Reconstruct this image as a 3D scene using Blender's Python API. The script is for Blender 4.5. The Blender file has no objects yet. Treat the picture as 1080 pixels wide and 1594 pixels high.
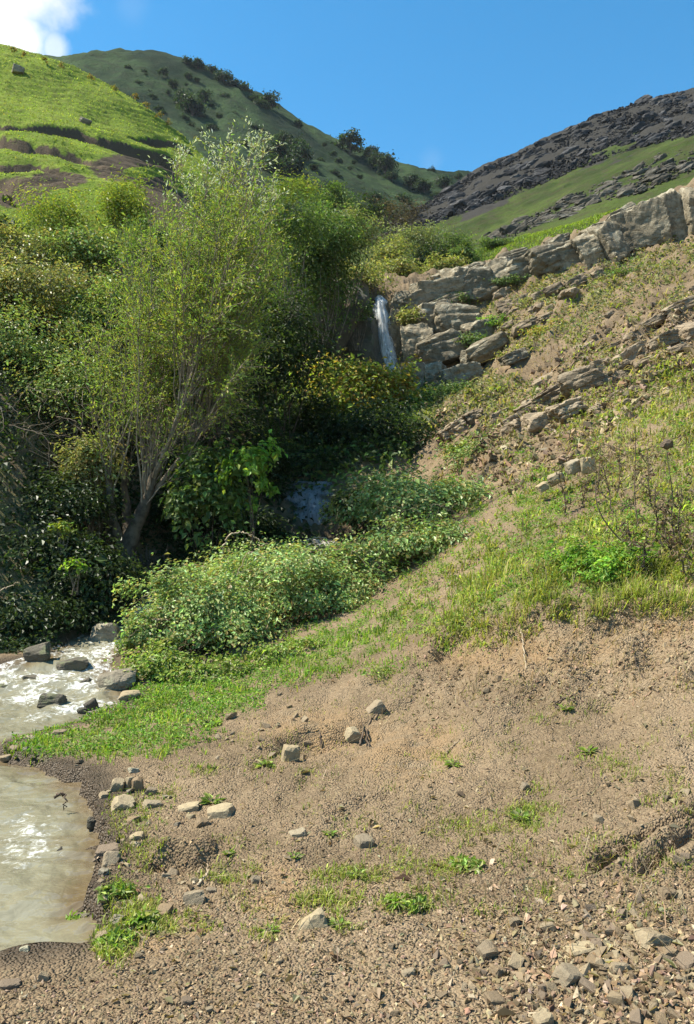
import bpy, bmesh, math, random
import numpy as np
from mathutils import Vector, Matrix, Euler

# ------------------------------------------------------------------ camera, sky, sun, exposure
scene = bpy.context.scene
COL = scene.collection
W0, H0, FPX, HOR, CAMZ = 1080.0, 1594.0, 1227.0, 830.0, 1.6   # photo size, focal length in photo pixels, horizon row, eye height

cam_d = bpy.data.cameras.new('camera')
cam_d.sensor_fit = 'VERTICAL'
cam_d.sensor_height = 24.0
cam_d.lens = 24.0 * FPX / H0
cam_d.shift_y = (HOR - H0 / 2) / H0
cam_d.clip_start = 0.05
cam_d.clip_end = 4000
cam = bpy.data.objects.new('camera', cam_d)
cam.location = (0, 0, CAMZ)
cam.rotation_euler = (math.radians(90), 0, 0)
COL.objects.link(cam)
scene.camera = cam

SUN = Vector((-0.57, 0.0, 0.82)).normalized()
sun_d = bpy.data.lights.new('sun', 'SUN')
sun_d.energy = 5.0
sun_d.angle = math.radians(0.53)
sun_d.color = (1.0, 0.94, 0.80)
sun = bpy.data.objects.new('sun', sun_d)
sun.rotation_euler = SUN.to_track_quat('Z', 'Y').to_euler()
COL.objects.link(sun)

world = bpy.data.worlds.new('World')
scene.world = world
world.use_nodes = True
wn, wl = world.node_tree.nodes, world.node_tree.links
wn.clear()
w_out = wn.new('ShaderNodeOutputWorld')
w_bg = wn.new('ShaderNodeBackground')
w_bg.inputs['Strength'].default_value = 0.114
sky = wn.new('ShaderNodeTexSky')
sky.sky_type = 'NISHITA'
sky.sun_disc = False
sky.sun_elevation = math.asin(SUN.z)
sky.sun_rotation = math.atan2(SUN.x, SUN.y)
sky.altitude = 900
sky.air_density = 1.0
sky.dust_density = 0.35
sky.ozone_density = 2.6
w_tc = wn.new('ShaderNodeTexCoord')
hs = wn.new('ShaderNodeHueSaturation')
hs.inputs['Saturation'].default_value = 1.3
hs.inputs['Hue'].default_value = 0.485
wl.new(sky.outputs[0], hs.inputs['Color'])


def wmath(op, a, b=None, c=None):
    n = wn.new('ShaderNodeMath')
    n.operation = op
    for i, v in enumerate((a, b, c)):
        if v is None:
            continue
        if isinstance(v, (int, float)):
            n.inputs[i].default_value = v
        else:
            wl.new(v, n.inputs[i])
    return n.outputs[0]


def pdir(px, py):
    return Vector(((px - 540) / FPX, 1.0, (HOR - py) / FPX)).normalized()


w_noise = wn.new('ShaderNodeTexNoise')
w_noise.inputs['Scale'].default_value = 9.0
w_noise.inputs['Detail'].default_value = 8.0
w_noise.inputs['Roughness'].default_value = 0.58
wl.new(w_tc.outputs['Generated'], w_noise.inputs['Vector'])
cloud = None
for px, py, r, hard in ((-40, 40, 0.085, 1.0), (35, 66, 0.036, 1.0), (82, 76, 0.020, 0.6), (-30, -60, 0.09, 1.0), (672, 252, 0.016, 0.05), (205, 10, 0.02, 0.05)):
    d = pdir(px, py)
    vn = wn.new('ShaderNodeVectorMath')
    vn.operation = 'DISTANCE'
    wl.new(w_tc.outputs['Generated'], vn.inputs[0])
    vn.inputs[1].default_value = d
    q = wmath('DIVIDE', vn.outputs['Value'], r)
    nz = wmath('MULTIPLY', wmath('SUBTRACT', w_noise.outputs[0], 0.5), 1.9)
    q = wmath('ADD', q, nz)
    m = wn.new('ShaderNodeMapRange')
    m.interpolation_type = 'SMOOTHSTEP'
    m.inputs['From Min'].default_value = 1.15
    m.inputs['From Max'].default_value = 0.45 if hard > 0.5 else 0.1
    m.inputs['To Min'].default_value = 0.0
    m.inputs['To Max'].default_value = hard
    wl.new(q, m.inputs['Value'])
    cloud = m.outputs[0] if cloud is None else wmath('MAXIMUM', cloud, m.outputs[0])
w_ramp = wn.new('ShaderNodeMapRange')
w_ramp.inputs['From Min'].default_value = 0.3
w_ramp.inputs['From Max'].default_value = 0.7
w_ramp.inputs['To Min'].default_value = 4.2
w_ramp.inputs['To Max'].default_value = 5.6
wl.new(w_noise.outputs[0], w_ramp.inputs['Value'])
w_cc = wn.new('ShaderNodeCombineColor')
for i in range(3):
    wl.new(wmath('MULTIPLY', w_ramp.outputs[0], (0.97, 1.0, 0.98)[i]), w_cc.inputs[i])
w_mix = wn.new('ShaderNodeMix')
w_mix.data_type = 'RGBA'
wl.new(cloud, w_mix.inputs['Factor'])
wl.new(hs.outputs[0], w_mix.inputs['A'])
wl.new(w_cc.outputs[0], w_mix.inputs['B'])
wl.new(w_mix.outputs['Result'], w_bg.inputs['Color'])
wl.new(w_bg.outputs[0], w_out.inputs['Surface'])

scene.view_settings.view_transform = 'Standard'
scene.view_settings.look = 'None'
scene.view_settings.exposure = 1.1
scene.view_settings.gamma = 1.0
scene.render.engine = 'CYCLES'
scene.cycles.use_denoising = True
scene.cycles.max_bounces = 5
scene.cycles.diffuse_bounces = 2
scene.cycles.glossy_bounces = 2
scene.cycles.transmission_bounces = 3
scene.cycles.transparent_max_bounces = 8
scene.cycles.caustics_reflective = False
scene.cycles.caustics_refractive = False
scene.cycles.sample_clamp_indirect = 4.0

random.seed(7)
RNG = np.random.default_rng(11)


# ------------------------------------------------------------------ numeric helpers
def P(px, py, Y):
    """a photo pixel at distance Y (metres along the view axis) as a world point"""
    return np.array([(px - 540.0) / FPX * Y, Y, CAMZ - (py - HOR) / FPX * Y])


def proj(x, y, z):
    yy = np.maximum(y, 0.3)
    return 540 + x / yy * FPX, HOR - (z - CAMZ) / yy * FPX


_perm = np.random.default_rng(3).permutation(256)
_perm = np.concatenate([_perm, _perm, _perm])
_ang = np.linspace(0, 2 * np.pi, 256, endpoint=False)
_gx, _gy = np.cos(_ang), np.sin(_ang)
_g3 = np.random.default_rng(4).normal(size=(256, 3))
_g3 /= np.linalg.norm(_g3, axis=1)[:, None]


def noise2(x, y, seed=0):
    x = np.asarray(x, float) + seed * 17.37
    y = np.asarray(y, float) - seed * 9.71
    xi, yi = np.floor(x).astype(int), np.floor(y).astype(int)
    xf, yf = x - xi, y - yi
    u = xf * xf * xf * (xf * (xf * 6 - 15) + 10)
    v = yf * yf * yf * (yf * (yf * 6 - 15) + 10)

    def g(i, j):
        h = _perm[(_perm[(xi + i) & 255] + ((yi + j) & 255))] & 255
        return _gx[h] * (xf - i) + _gy[h] * (yf - j)
    a = g(0, 0) * (1 - u) + g(1, 0) * u
    b = g(0, 1) * (1 - u) + g(1, 1) * u
    return (a * (1 - v) + b * v) * 1.5


def noise3(p, seed=0):
    p = np.asarray(p, float) + np.array([seed * 7.13, -seed * 3.77, seed * 5.19])
    pi = np.floor(p).astype(int)
    f = p - pi
    w = f * f * f * (f * (f * 6 - 15) + 10)
    out = 0
    for i in (0, 1):
        for j in (0, 1):
            for k in (0, 1):
                h = _perm[_perm[_perm[(pi[:, 0] + i) & 255] + ((pi[:, 1] + j) & 255)] + ((pi[:, 2] + k) & 255)] & 255
                d = _g3[h]
                val = d[:, 0] * (f[:, 0] - i) + d[:, 1] * (f[:, 1] - j) + d[:, 2] * (f[:, 2] - k)
                wt = (w[:, 0] if i else 1 - w[:, 0]) * (w[:, 1] if j else 1 - w[:, 1]) * (w[:, 2] if k else 1 - w[:, 2])
                out = out + val * wt
    return out * 1.6


def fbm2(x, y, octs=4, seed=0, gain=0.5):
    s, a = 0, 1.0
    for o in range(octs):
        s = s + a * noise2(x * 2 ** o, y * 2 ** o, seed + o)
        a *= gain
    return s


def sstep(a, b, x):
    t = np.clip((x - a) / (b - a), 0, 1)
    return t * t * (3 - 2 * t)


class TPS:
    """smooth height sheet through scattered points"""

    def __init__(self, pts, lam=1e-3):
        pts = np.asarray(pts, float)
        self.c = pts[:, :2]
        n = len(pts)
        K = self._k(self.c)
        A = np.zeros((n + 3, n + 3))
        A[:n, :n] = K + lam * np.eye(n)
        A[:n, n] = A[n, :n] = 1
        A[:n, n + 1:] = self.c
        A[n + 1:, :n] = self.c.T
        self.w = np.linalg.solve(A, np.concatenate([pts[:, 2], np.zeros(3)]))

    def _k(self, q):
        d2 = (q[:, None, 0] - self.c[None, :, 0]) ** 2 + (q[:, None, 1] - self.c[None, :, 1]) ** 2
        return 0.5 * d2 * np.log(d2 + 1e-9)

    def __call__(self, x, y):
        x, y = np.broadcast_arrays(np.asarray(x, float), np.asarray(y, float))
        sh = x.shape
        q = np.stack([x.ravel(), y.ravel()], 1)
        out = np.empty(len(q))
        n = len(self.c)
        for s in range(0, len(q), 20000):
            b = q[s:s + 20000]
            out[s:s + 20000] = self._k(b) @ self.w[:n] + self.w[n] + b @ self.w[n + 1:]
        return out.reshape(sh)


def seg_dist(x, y, poly):
    """distance to a polyline, side (+ left of travel), and position along it 0..1"""
    best = np.full(np.shape(x), 1e9)
    side = np.zeros(np.shape(x))
    tt = np.zeros(np.shape(x))
    n = len(poly) - 1
    for i in range(n):
        a, b = np.asarray(poly[i][:2]), np.asarray(poly[i + 1][:2])
        d = b - a
        L2 = d @ d + 1e-12
        t = np.clip(((x - a[0]) * d[0] + (y - a[1]) * d[1]) / L2, 0, 1)
        ex, ey = x - a[0] - t * d[0], y - a[1] - t * d[1]
        dd = np.hypot(ex, ey)
        cr = d[0] * (y - a[1]) - d[1] * (x - a[0])
        m = dd < best
        best = np.where(m, dd, best)
        side = np.where(m, np.sign(cr), side)
        tt = np.where(m, (i + t) / n, tt)
    return best, side, tt


def in_poly(x, y, poly):
    inside = np.zeros(np.shape(x), bool)
    n = len(poly)
    for i in range(n):
        x1, y1 = poly[i][:2]
        x2, y2 = poly[(i + 1) % n][:2]
        c = ((y1 > y) != (y2 > y)) & (x < (x2 - x1) * (y - y1) / (y2 - y1 + 1e-12) + x1)
        inside ^= c
    return inside


# ------------------------------------------------------------------ scene helpers
def mesh_np(name, V, F, mat=None, smooth=False, attrs=None, cols=None):
    V = np.asarray(V, np.float32)
    F = np.asarray(F, np.int32)
    me = bpy.data.meshes.new(name)
    k = F.shape[1]
    me.vertices.add(len(V))
    me.vertices.foreach_set('co', V.ravel())
    me.loops.add(F.size)
    me.loops.foreach_set('vertex_index', F.ravel())
    me.polygons.add(len(F))
    me.polygons.foreach_set('loop_start', np.arange(0, F.size, k, dtype=np.int32))
    me.polygons.foreach_set('use_smooth', np.full(len(F), smooth))
    me.update(calc_edges=True)
    if cols is not None:
        a = me.color_attributes.new('Col', 'FLOAT_COLOR', 'POINT')
        c = np.ones((len(V), 4), np.float32)
        c[:, :3] = cols
        a.data.foreach_set('color', c.ravel())
    for nm, val in (attrs or {}).items():
        a = me.attributes.new(nm, 'FLOAT', 'POINT')
        a.data.foreach_set('value', np.asarray(val, np.float32))
    if mat:
        me.materials.append(mat)
    return me


def obj(name, me, parent=None, label=None, cat=None, group=None, kind=None, loc=None, rot=None, scale=None):
    o = bpy.data.objects.new(name, me)
    COL.objects.link(o)
    if parent is not None:
        o.parent = parent
    if loc is not None:
        o.location = loc
    if rot is not None:
        o.rotation_euler = rot
    if scale is not None:
        o.scale = scale
    for k, v in (('label', label), ('category', cat), ('group', group), ('kind', kind)):
        if v:
            o[k] = v
    return o


def thing(name, loc, label, cat, group=None):
    return obj(name, None, label=label, cat=cat, group=group, loc=tuple(loc))


def grid_faces(nu, nv):
    i = np.arange(nu - 1)[:, None] * nv + np.arange(nv - 1)[None, :]
    return np.stack([i, i + nv, i + nv + 1, i + 1], -1).reshape(-1, 4)[:, ::1]


def tubes(polys, sides=5):
    Vs, Fs, off = [], [], 0
    ang = np.linspace(0, 2 * np.pi, sides, endpoint=False)
    ca, sa = np.cos(ang), np.sin(ang)
    for pts, rad in polys:
        pts = np.asarray(pts, float)
        n = len(pts)
        rad = np.broadcast_to(np.asarray(rad, float), (n,))
        t = np.gradient(pts, axis=0)
        t /= np.linalg.norm(t, axis=1)[:, None] + 1e-9
        ref = np.array([0.31, 0.87, 0.38])
        u = np.cross(t, ref)
        u /= np.linalg.norm(u, axis=1)[:, None] + 1e-9
        v = np.cross(t, u)
        ring = pts[:, None] + rad[:, None, None] * (u[:, None] * ca[None, :, None] + v[:, None] * sa[None, :, None])
        Vs.append(ring.reshape(-1, 3))
        i = np.arange(n - 1)[:, None] * sides + np.arange(sides)[None, :]
        j = np.arange(n - 1)[:, None] * sides + (np.arange(sides)[None, :] + 1) % sides
        Fs.append(np.stack([i, j, j + sides, i + sides], -1).reshape(-1, 4) + off)
        off += n * sides
    return np.concatenate(Vs), np.concatenate(Fs)


def unit(v):
    return v / (np.linalg.norm(v, axis=-1, keepdims=True) + 1e-9)


def leaves(pos, axis, normal, L, Wd, fold=0.25):
    """diamond leaves folded along the midrib: two triangles each"""
    n = len(pos)
    axis = unit(axis)
    side = unit(np.cross(axis, normal))
    nor = np.cross(side, axis)
    L = np.broadcast_to(L, (n,))[:, None]
    Wd = np.broadcast_to(Wd, (n,))[:, None]
    b = pos
    tip = pos + axis * L - nor * L * 0.12
    mid = pos + axis * L * 0.45
    l = mid + side * Wd * 0.5 + nor * Wd * fold
    r = mid - side * Wd * 0.5 + nor * Wd * fold
    V = np.stack([b, r, tip, l], 1).reshape(-1, 3)
    k = np.arange(n)[:, None] * 4
    F = np.concatenate([k + np.array([[0, 1, 2]]), k + np.array([[0, 2, 3]])])
    return V, F


def pick(pal, n, rng, jit=0.22):
    pal = np.asarray(pal, float)
    i = rng.integers(0, len(pal), n)
    j = np.exp(rng.normal(0, jit, (n, 1)))
    return pal[i] * j * np.exp(rng.normal(0, 0.06, (n, 3)))


# ------------------------------------------------------------------ materials
class NT:
    def __init__(self, name):
        self.m = bpy.data.materials.new(name)
        self.m.use_nodes = True
        self.n, self.l = self.m.node_tree.nodes, self.m.node_tree.links
        self.n.clear()
        self.out = self.n.new('ShaderNodeOutputMaterial')

    def set(self, node, key, v):
        if isinstance(v, bpy.types.NodeSocket):
            self.l.new(v, node.inputs[key])
        elif v is not None:
            s = node.inputs[key]
            if isinstance(v, tuple) and len(v) == 3 and s.type == 'RGBA':
                v = (*v, 1)
            s.default_value = v

    def math(self, op, a, b=0.0, clamp=False):
        n = self.n.new('ShaderNodeMath')
        n.operation = op
        n.use_clamp = clamp
        self.set(n, 0, a)
        self.set(n, 1, b)
        return n.outputs[0]

    def noise(self, scale, detail=5, rough=0.55, vec=None, dist=0.0):
        n = self.n.new('ShaderNodeTexNoise')
        n.inputs['Scale'].default_value = scale
        n.inputs['Detail'].default_value = detail
        n.inputs['Roughness'].default_value = rough
        n.inputs['Distortion'].default_value = dist
        self.set(n, 'Vector', vec if vec is not None else self.pos())
        return n.outputs[0]

    def voro(self, scale, vec=None, feature='F1'):
        n = self.n.new('ShaderNodeTexVoronoi')
        n.feature = feature
        n.inputs['Scale'].default_value = scale
        self.set(n, 'Vector', vec if vec is not None else self.pos())
        return n

    def pos(self):
        if not hasattr(self, '_p'):
            self._p = self.n.new('ShaderNodeNewGeometry').outputs['Position']
        return self._p

    def objpos(self):
        return self.n.new('ShaderNodeTexCoord').outputs['Object']

    def attr(self, name, what='Fac'):
        n = self.n.new('ShaderNodeAttribute')
        n.attribute_name = name
        return n.outputs[what]

    def ramp(self, v, a, b, c=0.0, d=1.0, smooth=True):
        n = self.n.new('ShaderNodeMapRange')
        n.interpolation_type = 'SMOOTHSTEP' if smooth else 'LINEAR'
        self.set(n, 'Value', v)
        for k, x in (('From Min', a), ('From Max', b), ('To Min', c), ('To Max', d)):
            n.inputs[k].default_value = x
        return n.outputs[0]

    def mix(self, f, a, b, mode='MIX'):
        n = self.n.new('ShaderNodeMix')
        n.data_type = 'RGBA'
        n.blend_type = mode
        self.set(n, 'Factor', f)
        self.set(n, 'A', a)
        self.set(n, 'B', b)
        return n.outputs['Result']

    def bump(self, h, strength=0.5, dist=0.02, prev=None):
        n = self.n.new('ShaderNodeBump')
        n.inputs['Strength'].default_value = strength
        n.inputs['Distance'].default_value = dist
        self.set(n, 'Height', h)
        if prev is not None:
            self.l.new(prev, n.inputs['Normal'])
        return n.outputs[0]

    def bsdf(self, color, rough=0.9, spec=0.2, normal=None, **kw):
        n = self.n.new('ShaderNodeBsdfPrincipled')
        self.set(n, 'Base Color', color)
        self.set(n, 'Roughness', rough)
        self.set(n, 'Specular IOR Level', spec)
        if normal is not None:
            self.l.new(normal, n.inputs['Normal'])
        for k, v in kw.items():
            self.set(n, k.replace('_', ' '), v)
        return n.outputs[0]

    def done(self, shader):
        self.l.new(shader, self.out.inputs['Surface'])
        return self.m


def mat_leaf(name, trans=0.35, rough=0.45, spec=0.35, warm=(1.05, 1.15, 0.45)):
    t = NT(name)
    c = t.attr('Col', 'Color')
    d = t.bsdf(c, rough, spec)
    tr = t.n.new('ShaderNodeBsdfTranslucent')
    t.set(tr, 'Color', t.mix(1.0, c, warm, 'MULTIPLY'))
    mx = t.n.new('ShaderNodeMixShader')
    mx.inputs[0].default_value = trans
    t.l.new(d, mx.inputs[1])
    t.l.new(tr.outputs[0], mx.inputs[2])
    return t.done(mx.outputs[0])


def mat_bark(name, a, b):
    t = NT(name)
    n = t.noise(9, 5, 0.6)
    n2 = t.noise(60, 3, 0.6)
    c = t.mix(t.ramp(n, 0.35, 0.65), a, b)
    return t.done(t.bsdf(c, 0.9, 0.15, t.bump(n2, 0.6, 0.01)))


def mat_soil():
    t = NT('soil')
    big = t.noise(0.55, 4, 0.6)
    mid = t.noise(5, 3, 0.6)
    fine = t.noise(38, 3, 0.65)
    vor = t.voro(80)
    c = t.mix(t.ramp(big, 0.38, 0.62), (0.142, 0.103, 0.061), (0.292, 0.216, 0.134))
    c = t.mix(t.ramp(mid, 0.3, 0.7, 0, 0.7), c, (0.248, 0.178, 0.110))
    c = t.mix(t.ramp(fine, 0.35, 0.7, 0, 0.55), c, (0.13, 0.09, 0.053))
    c = t.mix(t.ramp(vor.outputs['Color'], 0.6, 0.95, 0, 0.5), c, (0.32, 0.248, 0.148))
    red = t.attr('red')
    c = t.mix(t.math('MULTIPLY', red, t.ramp(mid, 0.3, 0.6)), c, (0.275, 0.185, 0.10))
    g = t.attr('grass')
    gm = t.ramp(t.math('ADD', g, t.math('MULTIPLY', t.math('SUBTRACT', t.noise(7, 3, 0.65), 0.5), 0.9)), 0.35, 0.85)
    gc = t.mix(t.noise(22, 3), (0.07, 0.105, 0.022), (0.14, 0.18, 0.038))
    gc = t.mix(t.ramp(t.noise(1.6, 4), 0.45, 0.65, 0, 0.7), gc, (0.15, 0.13, 0.06))
    c = t.mix(t.math('MULTIPLY', gm, 0.75), c, gc)
    wet = t.attr('wet')
    c = t.mix(t.math('MULTIPLY', wet, 0.85), c, (0.055, 0.042, 0.03))
    rough = t.ramp(wet, 0, 1, 0.95, 0.45)
    h = t.math('ADD', t.math('MULTIPLY', fine, 1.0), t.math('MULTIPLY', t.math('SUBTRACT', 1.0, vor.outputs['Distance']), 0.7))
    nm = t.bump(mid, 0.8, 0.08)
    nm = t.bump(h, 0.9, 0.026, nm)
    return t.done(t.bsdf(c, rough, 0.15, nm))


def mat_hill(name, g1, g2, g3, soil, scale=1.0, bump=0.25):
    t = NT(name)
    a = t.noise(0.08 / scale * 4, 5, 0.6)
    b = t.noise(0.6 / scale * 4, 5, 0.65)
    f = t.noise(3.0 / scale * 4, 4, 0.7)
    c = t.mix(t.ramp(a, 0.35, 0.65), g1, g2)
    c = t.mix(t.ramp(b, 0.42, 0.7, 0, 0.8), c, g3)
    c = t.mix(t.ramp(f, 0.4, 0.75, 0, 0.45), c, tuple(x * 0.55 for x in g1))
    s = t.attr('soil')
    sm = t.ramp(t.math('ADD', s, t.math('MULTIPLY', t.math('SUBTRACT', b, 0.5), 0.8)), 0.35, 0.6)
    sc = t.mix(f, tuple(x * 0.7 for x in soil), tuple(x * 1.25 for x in soil))
    c = t.mix(sm, c, sc)
    nm = t.bump(t.math('ADD', b, t.math('MULTIPLY', f, 0.6)), 0.8, bump)
    return t.done(t.bsdf(c, 1.0, 0.05, nm))


def mat_rock(name, a, b, c3, lichen, scale=1.0, crack=0.6, spec=0.2, rnd=0.25):
    t = NT(name)
    n1 = t.noise(0.9 * scale, 6, 0.62)
    n2 = t.noise(6 * scale, 6, 0.65)
    n3 = t.noise(26 * scale, 5, 0.65)
    c = t.mix(t.ramp(n1, 0.35, 0.65), a, b)
    c = t.mix(t.ramp(n2, 0.4, 0.65, 0, 0.8), c, c3)
    c = t.mix(t.ramp(n3, 0.5, 0.72, 0, 0.6), c, tuple(x * 0.45 for x in a))
    li = t.noise(2.6 * scale, 6, 0.7)
    up = t.n.new('ShaderNodeSeparateXYZ')
    t.l.new(t.n.new('ShaderNodeNewGeometry').outputs['Normal'], up.inputs[0])
    lm = t.math('MULTIPLY', t.ramp(li, 0.5, 0.62), t.ramp(up.outputs['Z'], -0.1, 0.7, 0.25, 0.85))
    c = t.mix(lm, c, lichen)
    oi = t.n.new('ShaderNodeObjectInfo')
    rv = t.ramp(oi.outputs['Random'], 0, 1, 1 - rnd, 1 + rnd, False)
    bc = t.n.new('ShaderNodeCombineColor')
    for i in range(3):
        t.l.new(rv, bc.inputs[i])
    c = t.mix(1.0, c, bc.outputs[0], 'MULTIPLY')
    mp = t.n.new('ShaderNodeMapping')
    mp.inputs['Scale'].default_value = (0.7, 0.7, 2.6)
    mp.inputs['Rotation'].default_value = (0, 0.35, 0)
    t.l.new(t.pos(), mp.inputs['Vector'])
    vo = t.voro(2.2 * scale, mp.outputs[0], 'DISTANCE_TO_EDGE')
    cr = t.ramp(vo.outputs[0], 0.0, 0.05)
    nm = t.bump(cr, crack, 0.05 / scale)
    nm = t.bump(t.math('ADD', n2, t.math('MULTIPLY', n3, 0.5)), 0.8, 0.06 / scale, nm)
    return t.done(t.bsdf(c, 0.88, spec, nm))


def mat_stone(name, pal, rough=0.8):
    t = NT(name)
    oi = t.n.new('ShaderNodeObjectInfo')
    cr = t.n.new('ShaderNodeValToRGB')
    cr.color_ramp.interpolation = 'CONSTANT'
    el = cr.color_ramp.elements
    for i, c in enumerate(pal):
        e = el[0] if i == 0 else (el[1] if i == 1 else el.new(i / len(pal)))
        e.position = i / len(pal)
        e.color = (*c, 1)
    t.l.new(oi.outputs['Random'], cr.inputs[0])
    op = t.objpos()
    n = t.noise(3.0, 6, 0.65, op)
    n2 = t.noise(14, 5, 0.7, op)
    c = t.mix(t.ramp(n, 0.3, 0.7, 0, 0.6), cr.outputs[0], (0.17, 0.125, 0.085))
    c = t.mix(t.ramp(n2, 0.45, 0.75, 0, 0.5), c, (0.29, 0.245, 0.175))
    return t.done(t.bsdf(c, rough, 0.25, t.bump(t.math('ADD', n, t.math('MULTIPLY', n2, 0.5)), 0.5, 0.02)))


def mat_col(name, rough=0.9, spec=0.15, bumpscale=80):
    t = NT(name)
    c = t.attr('Col', 'Color')
    n = t.noise(bumpscale, 3, 0.6)
    c = t.mix(t.ramp(n, 0.4, 0.7, 0, 0.35), c, (0.09, 0.07, 0.05))
    return t.done(t.bsdf(c, rough, spec, t.bump(n, 0.4, 0.006)))


M_LEAF = mat_leaf('leaf', 0.42, 0.5, 0.25)
M_GLOSSY = mat_leaf('bramble_leaf', 0.38, 0.42, 0.3, (1.1, 1.15, 0.55))
M_GRASS = mat_leaf('grass_blade', 0.5, 0.6, 0.15, (1.1, 1.1, 0.5))
M_BARK = mat_bark('willow_bark', (0.07, 0.055, 0.04), (0.15, 0.125, 0.092))
M_TWIG = mat_bark('twig', (0.11, 0.085, 0.06), (0.23, 0.185, 0.135))
M_DRY = mat_bark('dry_stalk', (0.24, 0.18, 0.115), (0.40, 0.33, 0.23))
M_DARKTWIG = mat_bark('dark_stem', (0.075, 0.055, 0.04), (0.14, 0.105, 0.075))
M_SOIL = mat_soil()
M_ROCK = mat_rock('ledge_rock', (0.19, 0.157, 0.105), (0.285, 0.24, 0.168), (0.13, 0.105, 0.066), (0.40, 0.365, 0.27))
M_BROWNROCK = mat_rock('brown_rock', (0.215, 0.165, 0.108), (0.29, 0.225, 0.15), (0.16, 0.12, 0.077), (0.32, 0.26, 0.18))
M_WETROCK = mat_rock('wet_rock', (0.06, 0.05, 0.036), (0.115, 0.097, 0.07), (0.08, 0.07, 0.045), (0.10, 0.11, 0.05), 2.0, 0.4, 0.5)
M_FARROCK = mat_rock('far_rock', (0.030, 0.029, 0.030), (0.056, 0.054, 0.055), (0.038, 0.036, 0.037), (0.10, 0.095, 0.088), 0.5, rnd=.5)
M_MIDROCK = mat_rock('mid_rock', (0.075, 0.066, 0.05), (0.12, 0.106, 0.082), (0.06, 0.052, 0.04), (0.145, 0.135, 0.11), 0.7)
M_STONE = mat_stone('shale_stone', [(0.238, 0.178, 0.102), (0.178, 0.128, 0.072), (0.292, 0.224, 0.132), (0.205, 0.158, 0.098), (0.167, 0.122, 0.081), (0.254, 0.199, 0.123), (0.221, 0.153, 0.081)])
M_PALE = mat_stone('pale_stone', [(0.357, 0.28, 0.157), (0.315, 0.25, 0.149), (0.378, 0.305, 0.178), (0.304, 0.255, 0.166)])
M_GREYSTONE = mat_stone('grey_stone', [(0.27, 0.216, 0.136), (0.227, 0.184, 0.119), (0.302, 0.245, 0.157)])
M_GRAVEL = mat_col('gravel')
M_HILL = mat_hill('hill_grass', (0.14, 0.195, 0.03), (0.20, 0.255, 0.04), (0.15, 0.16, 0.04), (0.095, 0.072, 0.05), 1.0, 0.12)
M_FARHILL = mat_hill('far_grass', (0.016, 0.030, 0.016), (0.056, 0.088, 0.034), (0.034, 0.04, 0.022), (0.042, 0.036, 0.026), 6.0, 0.8)  # greens darkened so the colour carries the cloud shade on this hill
M_RHILL = mat_hill('slope_grass', (0.030, 0.044, 0.013), (0.066, 0.09, 0.022), (0.056, 0.048, 0.028), (0.042, 0.039, 0.034), 3.5, 0.35)  # duller light on the right hill is put into these darkened greens

# ------------------------------------------------------------------ the near ground: one height sheet
pts = []
for px, rows in {
    1080: ((1594, 2.5), (1450, 3.0), (1300, 3.65), (1200, 4.25), (1120, 4.85), (1050, 5.35), (980, 5.75), (930, 6.15), (850, 7.0), (750, 8.4), (650, 10.5), (550, 14), (480, 18), (400, 24.5), (355, 28.7), (307, 30.2)),
    1200: ((1450, 3.0), (1200, 4.2), (1050, 5.2), (920, 5.9), (750, 8.2), (600, 11.5), (450, 18), (330, 26), (270, 30.0)),
    950: ((1594, 2.52), (1450, 3.05), (1300, 3.8), (1150, 4.9), (1060, 5.6), (970, 6.15), (920, 6.6), (840, 7.7), (750, 9.6), (660, 12.5), (580, 16.5), (500, 21.5), (430, 26.5), (400, 28.5), (348, 30.7)),
    800: ((1594, 2.55), (1450, 3.1), (1300, 4.0), (1200, 4.8), (1120, 5.5), (1050, 6.1), (970, 6.65), (900, 7.5), (830, 9.0), (760, 11.2), (700, 13.6), (640, 17), (560, 22), (500, 26), (470, 28), (403, 30.8)),
    700: ((1594, 2.56), (1450, 3.12), (1300, 4.1), (1180, 5.2), (1100, 6.05), (1040, 6.75), (980, 7.35), (930, 8.4), (870, 10), (800, 12.5), (740, 15), (680, 18), (630, 22), (600, 25), (560, 27.6), (440, 30.5)),
    600: ((1594, 2.57), (1450, 3.15), (1300, 4.15), (1180, 5.3), (1120, 6.0), (1080, 6.7), (1020, 7.7), (960, 9), (905, 11), (860, 13), (790, 16), (650, 24)),
    400: ((1594, 2.57), (1450, 3.2), (1300, 4.2), (1180, 5.5), (1100, 7.0), (1050, 8.2)),
    200: ((1594, 2.55), (1480, 3.1), (1350, 3.9), (1200, 5.4), (1130, 6.8), (1075, 8.3)),
    0: ((1594, 2.55),), -200: ((1594, 2.55),)}.items():
    for py, Y in rows:
        pts.append(P(px, py, Y))
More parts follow.
